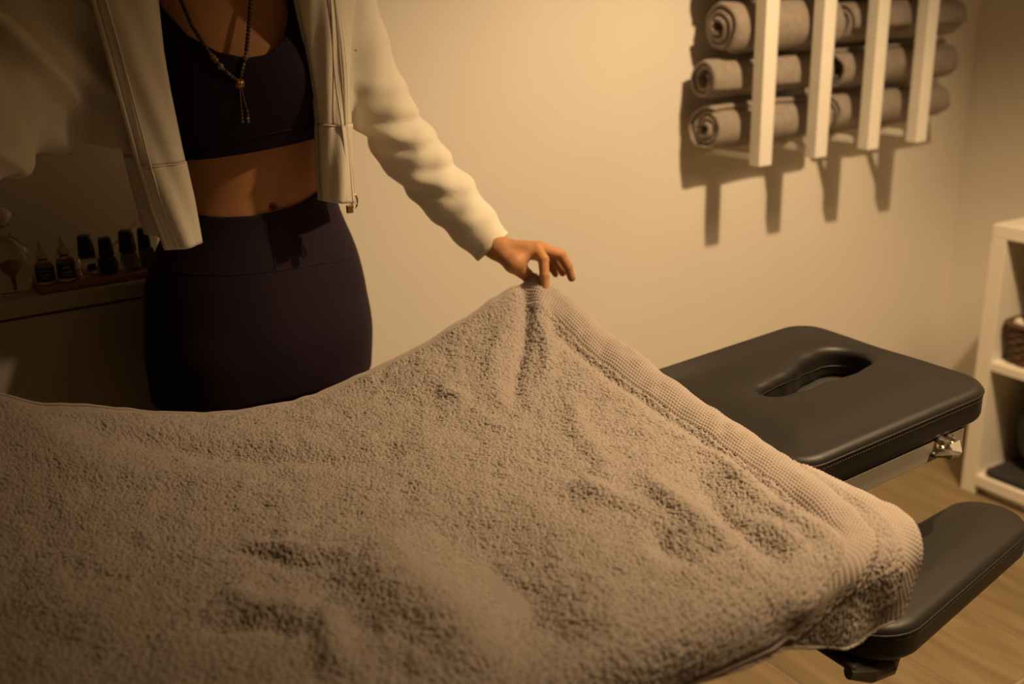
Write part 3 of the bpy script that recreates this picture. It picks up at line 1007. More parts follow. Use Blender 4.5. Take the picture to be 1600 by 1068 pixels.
def lift_top(X, Y, U, A):
    bh = np.interp(X, bx_t, bz_t) - TOP
    rh = np.interp(Y, ry_t, rz_t) - TOP
    s = np.maximum(YB_T - Y, 0); t = np.maximum(.93 - X, 0)
    corner = np.exp(-((X - .95) / .35) ** 2)
    Lb = .26 + .16 * corner
    eb = np.clip(1 - s / Lb, 0, 1) ** 1.55
    Lr = .30 + .14 * np.exp(-((Y - 1.39) / .3) ** 2)
    er = np.clip(1 - t / Lr, 0, 1) ** 1.5
    hb_ = np.maximum(bh, 0) * eb; hr_ = np.maximum(rh, 0) * er
    edge = sstep(.66, .74, Y) * sstep(1.36, 1.25, Y)
    ridge = edge * (.0085 * np.exp(-((.93 - BAND * .45 - U) / .026) ** 2) - .0075 * np.exp(-((.93 - BAND - .014 - U) / .013) ** 2))
    return ridge + np.sqrt(hb_ ** 2 * .5 + hr_ ** 2 * .5 + .5 * np.maximum(hb_, hr_) ** 2 + .0 * hb_ * hr_) * np.where(np.maximum(hb_, hr_) > 0, np.maximum(hb_, hr_) / np.maximum(np.sqrt(hb_ ** 2 * .5 + hr_ ** 2 * .5 + .5 * np.maximum(hb_, hr_) ** 2), 1e-9), 0)


cfg_top = dict(yb=YB_T, yf=YF_T, rad=.034, top=TOP, xmax=.93, blend0=.45, ridges=top_ridges, lift=lift_top,
               xr_a=[0, .01, .08, .20, .45, .585, .685, flatT, flatT + .02, flatT + .045, flatT + .062, flatT + .085, flatT + .11],
               xr_x=[.906, .912, .93, .934, .934, .912, .888, .862, .842, .800, .755, .690, .60])
ARC_T = flatT + .078
step = .00102
xs_c = np.arange(-.90, -.02, .008); xs_f = np.arange(-.02, .93 - BAND, step)
arc = np.concatenate([np.arange(0, ARC_T, step), [ARC_T]])
xs_t = np.concatenate([xs_c, xs_f, [.93 - BAND]])
X, Y, Z = drape(xs_t, arc, cfg_top)
U, A = np.meshgrid(xs_t, arc, indexing='ij')
fin = sstep(-.04, 0.0, U)
edge_fade = np.minimum(sstep(.006, .013, A), sstep(0, .012, ARC_T - A))
dsp = pile(U, A, 1) * fin * edge_fade + .0026 * sstep(.0, .004, .93 - BAND - U) * edge_fade
tw, Vt = sheet('bath_towel', X, Y, Z, dsp, M['terry'], None, (.2, 1.0, .76))
tag(tw, 'large grey-brown terry towel being lifted by one corner off the table', 'towel')
# the woven dobby band on the short edge
xs_b = np.concatenate([np.arange(.93 - BAND, .93, .0009), [.93]]); arc_b = np.concatenate([np.arange(0, ARC_T, .0009), [ARC_T]])
Xb, Yb, Zb = drape(xs_b, arc_b, cfg_top)
Ub, Ab = np.meshgrid(xs_b, arc_b, indexing='ij')
wv = weave(Ub, Ab)


_, Vb = sheet('woven_band', Xb, Yb, Zb - curl(.93 - Ub, .011), wv, M['band'], tw)


def hem(name, pts, r, parent, material, n=6):
    bm = bmesh.new(); add_tube(bm, [Vector(p) for p in pts], r, n); return bobj(name, bm, material, parent, True)


hem('selvage', np.concatenate([Vt[::6, 0], Vb[::12, 0]]), .0022, tw, M['band'])
hem('selvage', np.concatenate([Vt[::6, -1], Vb[::12, -1]]), .0018, tw, M['terry'])

# second towel covering the table beneath
YB_U, YF_U = 1.33, .658
flatU = YB_U - YF_U
under_ridges = [R_((1225, 715), (1400, 830), .006, .014), R_((1290, 740), (1430, 850), -.004, .012), R_((1180, 690), (1300, 745), .003, .01)]
cfg_un = dict(yb=YB_U, yf=YF_U, rad=.036, top=.7725, xmax=.97, blend0=.70, ridges=under_ridges, flare=.008, hang_u=[.55, .68, .74, .82, .92], hang_s=[.3, .45, .95, 1.35, 1.45], end=.925, end_r=.06,
              xr_a=[0, .30, .36, .46, .575, .645, flatU, flatU + .03, flatU + .06, flatU + .085, flatU + .115, flatU + .14],
              xr_x=[.955, .962, .970, .985, .968, .952, .940, .925, .912, .895, .858, .800])
ARC_U = flatU + .098
xs_u = np.concatenate([np.arange(-.9, .58, .02), np.arange(.58, .97 - .042, .00105), [.97 - .042]])
arc_u = np.concatenate([np.arange(0, .28, .012), np.arange(.28, ARC_U, .00105), [ARC_U]])
X, Y, Z = drape(xs_u, arc_u, cfg_un)
U, A = np.meshgrid(xs_u, arc_u, indexing='ij')
fin = sstep(.58, .64, U) * sstep(.28, .31, A)
X = X - .0
dsp = pile(U, A, 5) * fin + .002 * sstep(0, .004, .928 - U) * fin
uw, Vu = sheet('table_towel', X, Y, Z, dsp, M['terry'], None, (.0, 1.0, .76))
tag(uw, 'grey-brown terry towel spread under the lifted towel, hanging off the table corner', 'towel')
xs_b = np.concatenate([np.arange(.928, .97, .0010), [.97]]); arc_b = np.concatenate([np.arange(0, .28, .004), np.arange(.28, ARC_U, .0010), [ARC_U]])
Xb, Yb, Zb = drape(xs_b, arc_b, cfg_un)
Ub, Ab = np.meshgrid(xs_b, arc_b, indexing='ij')
wv = weave(Ub, Ab)
_, Vub = sheet('woven_band', Xb, Yb, Zb - curl(.97 - Ub, .008), wv * sstep(.28, .3, Ab), M['band'], uw)
hem('selvage', np.concatenate([Vu[::3, -1], Vub[::8, -1]]), .0018, uw, M['terry'])

# ================================================================== PERSON
YP = 1.60


def row(py, pc, half, ry, yc=YP, y=YP):
    c = P(pc, py, y=y); e = P(pc + half, py, y=y)
    return (c[2], c[0], yc, abs(e[0] - c[0]) * 0.97, ry)


trunk_rows = smooth_rows([
    row(-85, 343, 75, .055), row(-62, 345, 120, .070), row(-25, 352, 150, .088), row(30, 366, 146, .103, YP - .004), row(110, 378, 136, .108, YP - .006),
    row(180, 386, 124, .098), row(235, 391, 117, .092), row(290, 398, 115, .089), row(340, 399, 126, .094), row(400, 398, 154, .104),
    row(455, 404, 162, .110), row(505, 410, 163, .114), row(560, 413, 161, .110), row(592, 414, 158, .100)])
hipc = P(406, 545, y=YP)
bustL, bustR = P(330, 128, y=YP - .055), P(440, 118, y=YP - .055)
shL, elL, foL = P(512, -28, y=1.60), P(625, 212, y=1.565), P(735, 346, y=1.478)
shR = P(182, -22, y=1.60); elR = np.array([.02, 1.47, 1.15]); wrR = np.array([-.115, 1.375, 1.005])
navel = P(427, 326, y=YP - .089)
legs = []
for s in (-1, 1):
    hx = hipc[0] + .007 + s * .0855
    legs.append([np.array([hx, YP, hipc[2] + .01]), np.array([hipc[0] + .006 + s * .074, YP - .01, .47]), np.array([hipc[0] + s * .080, YP + .015, .085])])
neck0, neck1 = P(344, -75, y=YP + .01), P(330, -175, y=YP - .01)
HD = P(322, -258, y=YP - .025)


def trunk_sdf(p, legs_too=True):
    d = rows_sdf(p, trunk_rows)
    for b in (bustL, bustR): d = smin(d, ellipsoid(p, b, (.065, .056, .066)), .06)
    if legs_too:
        L = None
        for l in legs:
            q = smin(cone(p, l[0], l[1], .0835, .060), cone(p, l[1], l[2], .052, .036), .03)
            q = smin(q, ellipsoid(p, (l[1] + l[2]) / 2 + np.array([0, .02, .08]), (.05, .052, .12)), .03)
            L = q if L is None else np.minimum(L, q)
        d = smin(d, L, .035)
    return d


def body_sdf(p):
    d = trunk_sdf(p)
    d = -smin(-d, ellipsoid(p, navel, (.006, .012, .009)), .008) * 1.0
    d = smin(d, smin(cone(p, shL, elL, .046, .036), cone(p, elL, foL, .036, .027), .02), .035)
    d = smin(d, smin(cone(p, shR, elR, .046, .036), cone(p, elR, wrR, .036, .025), .02), .035)
    d = smin(d, cone(p, neck0, neck1, .054, .050), .03)
    d = smin(d, cone(p, shL + np.array([-.03, 0, .01]), neck0, .040, .045), .03)
    d = smin(d, cone(p, shR + np.array([.03, 0, .01]), neck0, .040, .045), .03)
    # head: skull, jaw, nose, ears
    h = ellipsoid(p, HD + np.array([0, .012, .03]), (.074, .092, .085))
    h = smin(h, ellipsoid(p, HD + np.array([0, -.022, -.045]), (.055, .062, .068)), .04)
    h = smin(h, cone(p, HD + np.array([0, -.092, .012]), HD + np.array([0, -.108, -.022]), .008, .012), .012)
    h = smin(h, cone(p, HD + np.array([-.018, -.080, -.055]), HD + np.array([.018, -.080, -.055]), .008, .008), .012)
    for s in (-1, 1):
        h = smin(h, ellipsoid(p, HD + np.array([s * .074, .010, -.005]), (.010, .018, .030)), .008)
        h = smax(h, -ellipsoid(p, HD + np.array([s * .032, -.096, .008]), (.018, .014, .011)), .012)
    d = smin(d, h, .025)
    for l in legs:
        f0 = l[2] * 1.0; a = np.array([f0[0], f0[1] + .03, .036]); b = np.array([f0[0], f0[1] - .13, .026])
        d = smin(d, cone(p, a, b, .034, .025), .03)
    return d


def hand_sdf_factory(J):
    """J: dict of joints; palm from metacarpals, four fingers and a thumb as tapered chains"""
    def fn(p):
        d = cone(p, J['fore'], J['wrist'], .0255, .0215)
        palm = None
        for k, rr in (('i', .0115), ('m', .0120), ('r', .0115), ('p', .0105)):
            q = cone(p, J['wrist'] * .75 + J[k][0] * .25 + (J[k][0] - J['m'][0]) * .25, J[k][0], .0125, rr)
            palm = q if palm is None else smin(palm, q, .010)
        d = smin(d, palm, .014)
        q = cone(p, J['wrist'] * .6 + J['t'][0] * .4, J['t'][0], .0150, .0150)
        d = smin(d, q, .014)
        for k, rs in (('i', (.0108, .0092, .0080, .0066)), ('m', (.0108, .0094, .0082, .0066)), ('r', (.0104, .0088, .0076, .0063)), ('p', (.0094, .0076, .0067, .0056))):
            c = None
            for a in range(3):
                q = cone(p, J[k][a], J[k][a + 1], rs[a], rs[a + 1]); c = q if c is None else smin(c, q, .0025)
            d = smin(d, c, .0045)
        c = smin(cone(p, J['t'][0], J['t'][1], .0145, .0105), cone(p, J['t'][1], J['t'][2], .0105, .0078), .004)
        d = smin(d, c, .006)
        return smin(d, cone(p, J['t'][0] * .8 + J['i'][0] * .2, J['t'][0] * .35 + J['i'][0] * .65, .0125, .0095), .012)
    return fn


yh = 1.405
JL = dict(fore=P(728, 338, y=yh + .075), wrist=P(772, 384, y=yh + .035),
          i=[P(838, 388, y=yh - .012), P(849, 405, y=yh - .036), P(851, 430, y=yh - .046), P(852, 455, y=yh - .052)],
          m=[P(843, 388, y=yh + .006), P(875, 397, y=yh + .002), P(887, 416, y=yh - .002), P(893, 434, y=yh - .004)],
          r=[P(839, 392, y=yh + .024), P(866, 402, y=yh + .024), P(875, 416, y=yh + .020), P(879, 426, y=yh + .016)],
          p=[P(832, 396, y=yh + .040), P(852, 406, y=yh + .042), P(862, 418, y=yh + .038), P(868, 428, y=yh + .034)],
          t=[P(802, 412, y=yh - .006), P(826, 432, y=yh - .004), P(838, 448, y=yh - .001)])
# the other hand, out of the frame, holds the towel's far corner: mirrored about its wrist
wl = np.array([-.115, 1.375, 1.005]); JR = {}
for k, v in JL.items():
    f = lambda q: wl + (q - JL['wrist']) * np.array([-1, 1, 1.0]) * 1.0
    JR[k] = [f(q) for q in v] if isinstance(v, list) else f(v)
JR['fore'] = wl * .6 + elR * .4

V1, Q1 = nets(body_sdf, (-.19, 1.33, -.01), (.98, 1.80, 1.82), .0070)
hl = hand_sdf_factory(JL); hr = hand_sdf_factory(JR)


def bounds(J):
    pts = np.array([q for v in J.values() for q in (v if isinstance(v, list) else [v])]); return pts.min(0) - .03, pts.max(0) + .03


b0, b1 = bounds(JL); V2, Q2 = nets(hl, b0, b1, .0016)
b0, b1 = bounds(JR); V3, Q3 = nets(hr, b0, b1, .0022)
Vall = np.concatenate([V1, V2, V3]); Qall = np.concatenate([Q1, Q2 + len(V1), Q3 + len(V1) + len(V2)])
person = obj('person', Vall, Qall, M['skin'], None, True, base=(hipc[0], YP, 0))
tag(person, 'person in open cream zip jacket, plum sports bra and leggings, lifting a towel corner', 'person')
print('person verts', len(Vall))

# face and hair (above the frame)
for s in (-1, 1):
    e = HD + np.array([s * .032, -.078, .008])
    bm = bmesh.new(); bmesh.ops.create_uvsphere(bm, u_segments=14, v_segments=10, radius=.0125, matrix=Matrix.Translation(e)); eo = bobj('eye', bm, M['eye'], person, True)
    bm = bmesh.new(); bmesh.ops.create_uvsphere(bm, u_segments=12, v_segments=8, radius=.0058, matrix=Matrix.Translation(e + np.array([0, -.0085, 0]))); bobj('iris', bm, M['iris'], eo, True)
tube('lips', [HD + np.array([(k - 4) * .0055, -.0885 + abs(k - 4) ** 2 * .0006, -.055]) for k in range(9)], [.001, .003, .0045, .0055, .005, .0055, .0045, .003, .001], M['lips'], person)


def hair_sdf(p):
    d = ellipsoid(p, HD + np.array([0, .018, .036]), (.082, .098, .090))
    cutp = (p[:, 1] - (HD[1] - .045)) * -.8 + (HD[2] + .02 - p[:, 2]) * .75
    d = smax(d, cutp, .015)
    return smin(d, ellipsoid(p, HD + np.array([0, .105, .07]), (.042, .042, .042)), .015)


V_, Q_ = nets(hair_sdf, HD - .14, HD + np.array([.14, .17, .16]), .006)
obj('hair', V_, Q_, M['hair'], person, True)
# nails of the visible hand
for k in 'imr':
    a, b = JL[k][2], JL[k][3]
    dirv = (b - a) / np.linalg.norm(b - a); up_ = np.array([.45, -.75, .5]); up_ = up_ - dirv * (up_ @ dirv); up_ /= np.linalg.norm(up_)
    sd = np.cross(dirv, up_); bm = bmesh.new()
    mtx = Matrix(((sd[0] * .0040, dirv[0] * .0052, up_[0] * .0014, b[0] + up_[0] * .0058 - dirv[0] * .001), (sd[1] * .0040, dirv[1] * .0052, up_[1] * .0014, b[1] + up_[1] * .0058 - dirv[1] * .001), (sd[2] * .0040, dirv[2] * .0052, up_[2] * .0014, b[2] + up_[2] * .0058 - dirv[2] * .001), (0, 0, 0, 1)))
    bmesh.ops.create_uvsphere(bm, u_segments=12, v_segments=8, radius=1, matrix=mtx); bobj('fingernail', bm, M['nail'], person, True)


def trace(fn, px, py, off=0.0, start=1.25):
    d = ray(px, py); t = start
    for _ in range(80):
        q = CAM + d * t; s = fn(q[None])[0] - off
        t += s * .7 / np.linalg.norm(d)
        if abs(s) < 2e-4: break
    return CAM + d * t


# ---- leggings
wx = [P(q[0], q[1], y=1.51) for q in ((270, 338), (310, 341), (350, 341), (390, 337), (430, 329), (470, 318), (500, 304), (530, 292))]
wxx = np.array([q[0] for q in wx]); wzz = np.array([q[2] for q in wx])
leg_fn = lambda p: trunk_sdf(p) - .0040
V_, Q_ = nets(leg_fn, (hipc[0] - .24, 1.42, .05), (hipc[0] + .24, 1.78, wzz.max() + .03), .0070)
V_, T_ = clip(V_, Q_, [lambda v: np.where(v[:, 1] < YP + .02, np.interp(v[:, 0], wxx, wzz), np.interp(v[:, 0], wxx, wzz)) - v[:, 2], lambda v: v[:, 2] - .11])
lg = obj('leggings', V_, T_, M['legging'], person, True)
md = lg.modifiers.new('thick', 'SOLIDIFY'); md.thickness = .0022; md.offset = -1


def seam_on(fn, pxs, off, r, name, material, parent):
    pts = []
    for (x0, y0), (x1, y1) in zip(pxs, pxs[1:]):
        for k in range(6): pts.append(trace(fn, x0 + (x1 - x0) * k / 6, y0 + (y1 - y0) * k / 6, off))
    pts.append(trace(fn, *pxs[-1], off)); return tube(name, pts, r, material, parent, 6)


seam_on(leg_fn, [(246, 418), (300, 428), (360, 430), (430, 423), (490, 413), (550, 405)], .0, .0010, 'waistband_seam', M['legging'], lg)
seam_on(leg_fn, [(419, 332), (424, 370), (430, 422)], .0, .0009, 'front_seam', M['legging'], lg)

# ---- sports bra
nk = [(225, -70), (244, -25), (262, 15), (290, 55), (330, 80), (372, 89), (405, 83), (430, 60), (444, 25), (449, -10), (452, -70)]
nkp = [P(a, b, y=1.50) for a, b in nk]; nkx = np.array([q[0] for q in nkp]); nkz = np.array([q[2] for q in nkp])
u0, u1 = P(290, 257, y=1.508), P(494, 214, y=1.508)
ub = lambda x: u0[2] + (x - u0[0]) * (u1[2] - u0[2]) / (u1[0] - u0[0]) - .35 * (np.clip((x - (u0[0] + u1[0]) / 2), -.12, .12)) ** 2 * 0


def neck_field(v):
    top = np.interp(v[:, 0], nkx, nkz, left=9, right=9)
    front = np.where(v[:, 1] < YP + .01, top, P(340, 20, y=1.66)[2])
    return np.minimum(front, 9) - v[:, 2]


def bra_fn(p):
    d = rows_sdf(p, trunk_rows)
    for b in (bustL, bustR): d = smin(d, ellipsoid(p, b, (.066, .058, .068)), .09)
    return d - .0045


zlo = min(u0[2], u1[2]) - .03
V_, Q_ = nets(bra_fn, (.28, 1.42, zlo), (.78, 1.78, P(345, -60, y=YP)[2]), .0065)
V_, T_ = clip(V_, Q_, [lambda v: v[:, 2] - ub(v[:, 0]), neck_field, lambda v: P(345, -55, y=YP)[2] - v[:, 2]])
br = obj('sports_bra', V_, T_, M['bra'], person, True)
md = br.modifiers.new('thick', 'SOLIDIFY'); md.thickness = .0025; md.offset = -1
seam_on(bra_fn, [(288, 236), (340, 228), (400, 213), (450, 203), (493, 198)], .0003, .0014, 'underband_seam', M['bra'], br)

# ---- jacket
HEMZ = [P(95, 212, y=1.60), P(150, 222, y=1.56), P(195, 230, y=1.52), P(400, 250, y=1.6), P(555, 222, y=1.55)]
jrows = smooth_rows([
    row(-84, 344, 95, .075, 1.61), row(-62, 342, 150, .10, 1.61), row(-35, 338, 190, .125, 1.61), row(40, 330, 212, .150, 1.61), row(120, 326, 224, .160, 1.615),
    row(230, 322, 228, .165, 1.62), row(300, 322, 228, .165, 1.62)])
JS = [P(515, -35, y=1.60), P(556, 70, y=1.590), P(592, 165, y=1.572), P(642, 240, y=1.545), P(700, 307, y=1.505), P(738, 350, y=1.478), P(770, 386, y=1.452)]
JSr = [.066, .050, .050, .049, .0445, .0395, .0345]
JRp = [P(165, -40, y=1.61), P(95, 45, y=1.585), P(10, 125, y=1.54), P(-80, 185, y=1.47)]
JRr = [.082, .088, .090, .086]
ELR = JRp[-1]; JRp += [ELR * .5 + wrR * .5, wrR + (ELR - wrR) * .12]; JRr += [.068, .042]


def sleeve(p, pts, rs, folds, K=.62):
    d = None; s_ = np.zeros(len(p)); best = np.full(len(p), 9.0); acc = 0
    for a in range(len(pts) - 1):
        A_, B_ = np.asarray(pts[a]), np.asarray(pts[a + 1]); ba = B_ - A_; L = math.sqrt(ba @ ba)
        t = np.clip(((p - A_) @ ba) / (L * L), 0, 1); q = p - A_ - t[:, None] * ba
        dd = np.sqrt((q * q).sum(1)) - (rs[a] + (rs[a + 1] - rs[a]) * t)
        s_ = np.where(dd < best, acc + t * L, s_); best = np.minimum(best, dd); acc += L
        d = dd if d is None else smin(d, dd, .012)
    side = p @ np.array([.5, -.6, .62]); side2 = p @ np.array([.7, .65, .1])
    f = np.zeros(len(p))
    for (s0, wd, A, sk, off) in folds:
        ph = s_ - s0 - sk * (side - off)
        f += K * A * np.exp(-(ph / (wd * 1.15)) ** 2) * (.55 + .45 * np.sin(side * 37 + s0 * 60))
    f += .0014 * np.sin(s_ * 95 + side * 60 + 2 * np.sin(side2 * 35))
    return d - f * sstep(acc, acc - .10, s_), s_, acc


sd0 = float(np.asarray(JS[3]) @ np.array([.5, -.6, .62]))
folds_L = [(.14, .018, .008, .7, sd0), (.19, .016, .009, .9, sd0), (.245, .015, .009, 1.0, sd0), (.30, .015, .009, .9, sd0), (.35, .014, .008, 1.0, sd0), (.40, .013, .007, .9, sd0), (.44, .010, .006, .6, sd0),
           (.217, .010, -.007, .9, sd0), (.272, .010, -.007, 1.0, sd0), (.325, .009, -.006, .9, sd0), (.375, .009, -.006, 1, sd0)]
sdr = float(np.asarray(JRp[1]) @ np.array([.5, -.6, .62]))
folds_R = [(.06, .03, .010, .5, sdr), (.13, .025, .012, .9, sdr), (.20, .03, .012, 1.1, sdr), (.165, .015, -.008, .9, sdr), (.28, .03, .010, .8, sdr), (.36, .03, .012, .5, sdr), (.45, .02, .008, .5, sdr)]


def jacket_sdf(p):
    d = rows_sdf(p, jrows, 2.3)
    d = d - .006 * np.sin(p[:, 0] * 38 + p[:, 2] * 22) * np.sin(p[:, 2] * 9 + 1) - .004 * np.sin(p[:, 0] * 71 - p[:, 2] * 48)
    a, sa, la = sleeve(p, JS, JSr, folds_L)
    b, sb, lb = sleeve(p, JRp, JRr, folds_R, 2.4)
    d = smin(d, a, .020); d = smin(d, b, .022)
    return d


opL = [(150, -130), (190, -30), (205, 30), (222, 100), (238, 170), (262, 260), (290, 380)]
opR = [(500, -130), (500, -30), (506, 30), (512, 100), (517, 170), (522, 260), (525, 380)]
oL = np.array([P(a, b, y=1.47) for a, b in opL])[::-1]; oR = np.array([P(a, b, y=1.47) for a, b in opR])[::-1]
hemx = np.array([q[0] for q in HEMZ]); hemz = np.array([q[2] for q in HEMZ])
nkc = P(344, -95, y=1.60)
cuffL_d = np.asarray(JS[-1]) - np.asarray(JS[-2]); cuffL_d /= np.linalg.norm(cuffL_d)
cuffR_d = np.asarray(JRp[-1]) - np.asarray(JRp[-2]); cuffR_d /= np.linalg.norm(cuffR_d)


def open_field(v):
    l = np.interp(v[:, 2], oL[:, 2], oL[:, 0]); r = np.interp(v[:, 2], oR[:, 2], oR[:, 0])
    inside = np.minimum(v[:, 0] - l, r - v[:, 0])
    return np.maximum(-inside, v[:, 1] - 1.585)


def hem_field(v):
    zh = np.interp(v[:, 0], hemx, hemz)
    a, _, _ = sleeve(v, JS, JSr, folds_L); b, _, _ = sleeve(v, JRp, JRr, folds_R, 2.4)
    return np.maximum(v[:, 2] - zh, .010 - np.minimum(a, b))


V_, Q_ = nets(jacket_sdf, (-.24, 1.27, .90), (1.0, 1.85, 1.52), .0060)
V_, T_ = clip(V_, Q_, [open_field, hem_field,
                       lambda v: np.linalg.norm((v - nkc) * np.array([1, 1, .8]), axis=1) - .088,
                       lambda v: np.where(v[:, 0] > .75, -((v - np.asarray(JS[-1])) @ cuffL_d), 1.0),
                       lambda v: np.where(v[:, 0] < .1, -((v - np.asarray(JRp[-1])) @ cuffR_d), 1.0)])
jk = obj('jacket', V_, T_, M['fleece'], person, True)
md = jk.modifiers.new('thick', 'SOLIDIFY'); md.thickness = .0035; md.offset = -1


def curve_at(pts, ys, t):
    return None


def panel(name, side_px, fold_px, zip_px, hem_py, seam_py, ys, parent):
    """front panel of the jacket: from the side line to the fold edge, turned back to the zip edge"""
    def cv(pl, py):
        a = np.array(pl, float); return float(np.interp(py, a[:, 1], a[:, 0]))
    rows_n = 90; tt = np.linspace(0, 1, rows_n)
    V = []; nL1, nF, nL2 = 14, 6, 16
    for t in tt:
        def at(pl, yv):
            a = np.array(pl, float); py = a[0, 1] + (a[-1, 1] - a[0, 1]) * t
            return P(cv(pl, py), py, y=yv), py
        yS, yF, yZ = ys
        s_, py = at(side_px, yS); f_, pf = at(fold_px, yF); z_, pz = at(zip_px, yZ)
        line = []
        for k in range(nL1):
            u = k / (nL1 - 1); q = s_ + (f_ - s_) * u; q = q + np.array([0, -.012 * math.sin(PI * u) * 1.0 + .006, 0]); line.append(q)
        for k in range(nF):
            a = PI * (k + 1) / (nF + 1); dirx = (f_ - z_); dirx = dirx / (np.linalg.norm(dirx) + 1e-9)
            line.append(f_ + dirx * .006 * (math.sin(a) - 1) + np.array([0, .006 * math.cos(a) - .0, 0]))
        for k in range(nL2):
            u = k / (nL2 - 1); q = f_ + (z_ - f_) * u
            rib = t > .0
            q = q + np.array([0, -.006 - .010 * math.sin(PI * u) * (1 + .4 * math.sin(t * 9)), 0])
            q = q + np.array([0, .003 * math.sin(u * 9 + t * 13) * math.sin(PI * u), 0])
            line.append(q)
        V += line
    n = nL1 + nF + nL2
    id_ = np.arange(rows_n * n).reshape(rows_n, n)
    Q = np.stack([id_[:-1, :-1], id_[:-1, 1:], id_[1:, 1:], id_[1:, :-1]], -1).reshape(-1, 4)
    V = np.array(V)
    # body of the panel and its ribbed hem
    rowsplit = int(rows_n * seam_py)
    qrow = np.repeat(np.arange(rows_n - 1), n - 1)
    o = obj(name, V, np.ascontiguousarray(Q[qrow < rowsplit]), M['fleece'], parent, True)
    md = o.modifiers.new('thick', 'SOLIDIFY'); md.thickness = .0035; md.offset = 0
    o2 = obj('ribbed_hem', V + np.array([0, -.0012, 0]), np.ascontiguousarray(Q[qrow >= rowsplit - 0]), M['rib'], parent, True)
    md = o2.modifiers.new('thick', 'SOLIDIFY'); md.thickness = .0060; md.offset = 0
    G = V.reshape(rows_n, n, 3)
    bm = bmesh.new(); add_tube(bm, [Vector(q) + Vector((0, -.0045, 0)) for q in G[rowsplit, nL1 + 2:]], .0012, 6); bobj('hem_seam', bm, M['fleece'], parent, True)
    return o, G


pl, GL = panel('front_panel', [(120, -110), (140, -20), (165, 60), (178, 150), (192, 228), (210, 300), (228, 366)],
               [(228, -110), (242, -20), (253, 80), (263, 140), (280, 222), (300, 310), (312, 378)],
               [(120, -110), (142, -20), (165, 62), (181, 122), (198, 185), (216, 250), (240, 330), (262, 388)], 388, .735, (1.500, 1.458, 1.452), jk)
pr, GR = panel('front_panel', [(575, -110), (560, -20), (552, 60), (549, 140), (551, 200), (552, 250), (551, 312)],
               [(440, -110), (458, -20), (480, 80), (492, 150), (496, 195), (497, 250), (501, 312)],
               [(508, -110), (516, -20), (526, 60), (531, 120), (535, 195), (541, 250), (546, 316)], 316, .715, (1.500, 1.462, 1.452), jk)
for G in (GL, GR):
    e = G[:, -1]; inn = G[:, -3]
    dirx = (e - inn); dirx /= np.linalg.norm(dirx, axis=1, keepdims=True)
    bm = bmesh.new()
    # zip tape
    t0 = e + dirx * .000 + np.array([0, -.004, 0]); t1 = e + dirx * .006 + np.array([0, -.003, 0])
    vs0 = [bm.verts.new(q) for q in t0]; vs1 = [bm.verts.new(q) for q in t1]
    for a in range(len(vs0) - 1): bm.faces.new((vs0[a], vs0[a + 1], vs1[a + 1], vs1[a]))
    zt = bobj('zip_tape', bm, M['fleece'], jk, True); zt.modifiers.new('thick', 'SOLIDIFY').thickness = .0015
    bm = bmesh.new()
    cum = np.concatenate([[0], np.cumsum(np.linalg.norm(np.diff(t1, axis=0), axis=1))])
    for s in np.arange(.0, cum[-1], .0032):
        q = np.array([np.interp(s, cum, t1[:, i]) for i in range(3)])
        add_box(bm, q - np.array([.0014, .0012, .0009]), q + np.array([.0014, .0012, .0009]))
    o = bobj('zip_teeth', bm, M['brass'], jk); o['kind'] = 'stuff'
    # topstitch rib parallel to the zip
    s1 = e - dirx * .012 + np.array([0, -.0045, 0])
    bm = bmesh.new(); add_tube(bm, [Vector(q) for q in s1], .0016, 6); bobj('topstitch', bm, M['fleece'], jk, True)
# slider and pull at the end of the zip on the person's left
e = GR[-1, -1]
bm = bmesh.new()
add_box(bm, e + np.array([-.010, -.008, -.014]), e + np.array([.000, -.002, -.002]), .001, 1)
bobj('zip_box', bm, M['brass'], jk)
pu = P(548, 300, y=1.449)
bm = bmesh.new()
add_box(bm, pu + np.array([-.003, -.003, -.004]), pu + np.array([.004, .003, .006]), .001, 1)
pts = [pu + np.array([.004 + .005 * math.sin(2 * PI * k / 14), -.002, -.014 + .010 * math.cos(2 * PI * k / 14)]) for k in range(15)]
add_tube(bm, pts, .0014, 6, False)
bobj('zip_pull', bm, M['brass'], jk)
# cuff rib at the wrist of the visible sleeve
bm = bmesh.new()
e1 = np.asarray(JS[-1]); d_ = cuffL_d
pts = [e1 - d_ * q for q in (.004, .0, -.003)]
add_tube(bm, [e1 - d_ * .010, e1 - d_ * .002, e1 + d_ * .001], [.0352, .0356, .0345], 40, False)
o = bobj('cuff', bm, M['rib'], jk, True); md = o.modifiers.new('thick', 'SOLIDIFY'); md.thickness = .005; md.offset = -1

# ---- necklace
chest_fn = lambda p: np.minimum(body_sdf(p), bra_fn(p))
nkl = tube('necklace', [trace(chest_fn, a, b, .004) for a, b in ((262, -40), (283, 0), (300, 40), (325, 80), (345, 104), (360, 118), (374, 128), (378, 112), (384, 88), (388, 50), (392, 0), (390, -40))], .0012, M['cord'], person)
spheres = {}


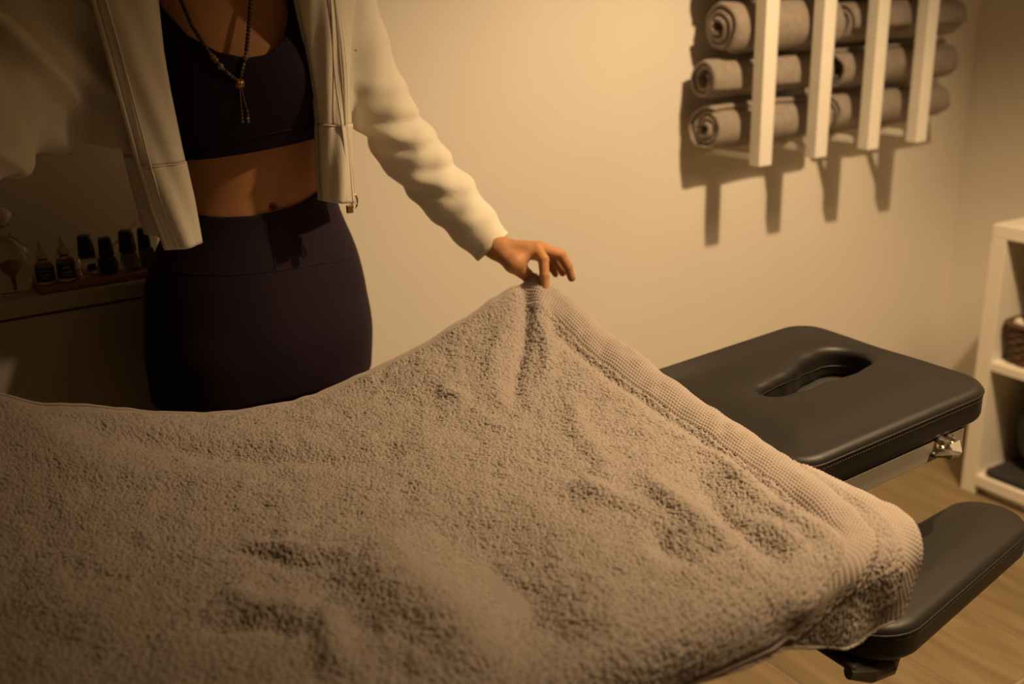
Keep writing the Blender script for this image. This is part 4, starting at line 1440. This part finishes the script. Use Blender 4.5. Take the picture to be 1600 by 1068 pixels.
def bead(p, r, mkey):
    key = (mkey, round(r, 4))
    if key not in spheres:
        bm = bmesh.new(); bmesh.ops.create_icosphere(bm, subdivisions=2, radius=r)
        me = bpy.data.meshes.new('bead'); bm.to_mesh(me); bm.free(); me.materials.append(M[mkey])
        me.polygons.foreach_set('use_smooth', np.ones(len(me.polygons), dtype=bool)); spheres[key] = me
    o = bpy.data.objects.new('bead', spheres[key]); COL.objects.link(o); o.parent = nkl
    o.location = Vector(p) - root_loc(nkl)
    return o


def strand(pxs, kinds, spacing):
    pts = np.array(pxs, float); seg = np.linalg.norm(np.diff(pts, axis=0), axis=1); cum = np.concatenate([[0], np.cumsum(seg)])
    n = int(cum[-1] / spacing)
    for k in range(n + 1):
        s = k * spacing; q = [np.interp(s, cum, pts[:, i]) for i in range(2)]
        mk, r = kinds(k, n, q); bead(trace(chest_fn, q[0], q[1], r * .9), r, mk)


lowk = ['turq_bead', 'wood_bead', 'amber_bead', 'turq_bead', 'red_bead', 'wood_bead', 'turq_bead']


def kd(k, n, q):
    if q[1] < 82: return 'wood_bead', .0033
    if abs(q[1] - 104) < 3 and q[0] < 360: return 'pale_bead', .0044
    if abs(q[1] - 92) < 2.6: return 'amber_bead', .0042
    return lowk[k % 7], .0029


strand([(264, -36), (283, 0), (300, 40), (325, 80), (345, 104), (360, 118), (371, 126)], kd, 6.0)
strand([(390, -36), (392, 0), (388, 50), (384, 88), (378, 112), (376, 122)], kd, 6.0)
pc = trace(chest_fn, 375, 131, .006)
bm = bmesh.new(); bmesh.ops.create_icosphere(bm, subdivisions=2, radius=.0062, matrix=Matrix.Translation(pc))
for q in range(6):
    a = q * PI / 3; add_tube(bm, [pc + np.array([.0062 * math.cos(a) * math.sin(t_), .0062 * math.sin(a) * math.sin(t_), .0062 * math.cos(t_)]) * 1.04 for t_ in np.linspace(.2, PI - .2, 7)], .0007, 5)
bobj('pendant', bm, M['brass'], nkl, True)
for a, b in (((375, 138), (377, 172)), ((377, 138), (386, 172))):
    tube('tassel_cord', [trace(chest_fn, a[0] + (b[0] - a[0]) * k / 4, a[1] + (b[1] - a[1]) * k / 4, .002) for k in range(5)], .0008, M['cord'], nkl, 5)
for bx in (377, 386):
    for k, mk in enumerate(('wood_bead', 'wood_bead', 'red_bead' if bx == 377 else 'pale_bead', 'turq_bead')):
        bead(trace(chest_fn, bx + k * .5, 174 + k * 5.4, .003), .0028, mk)
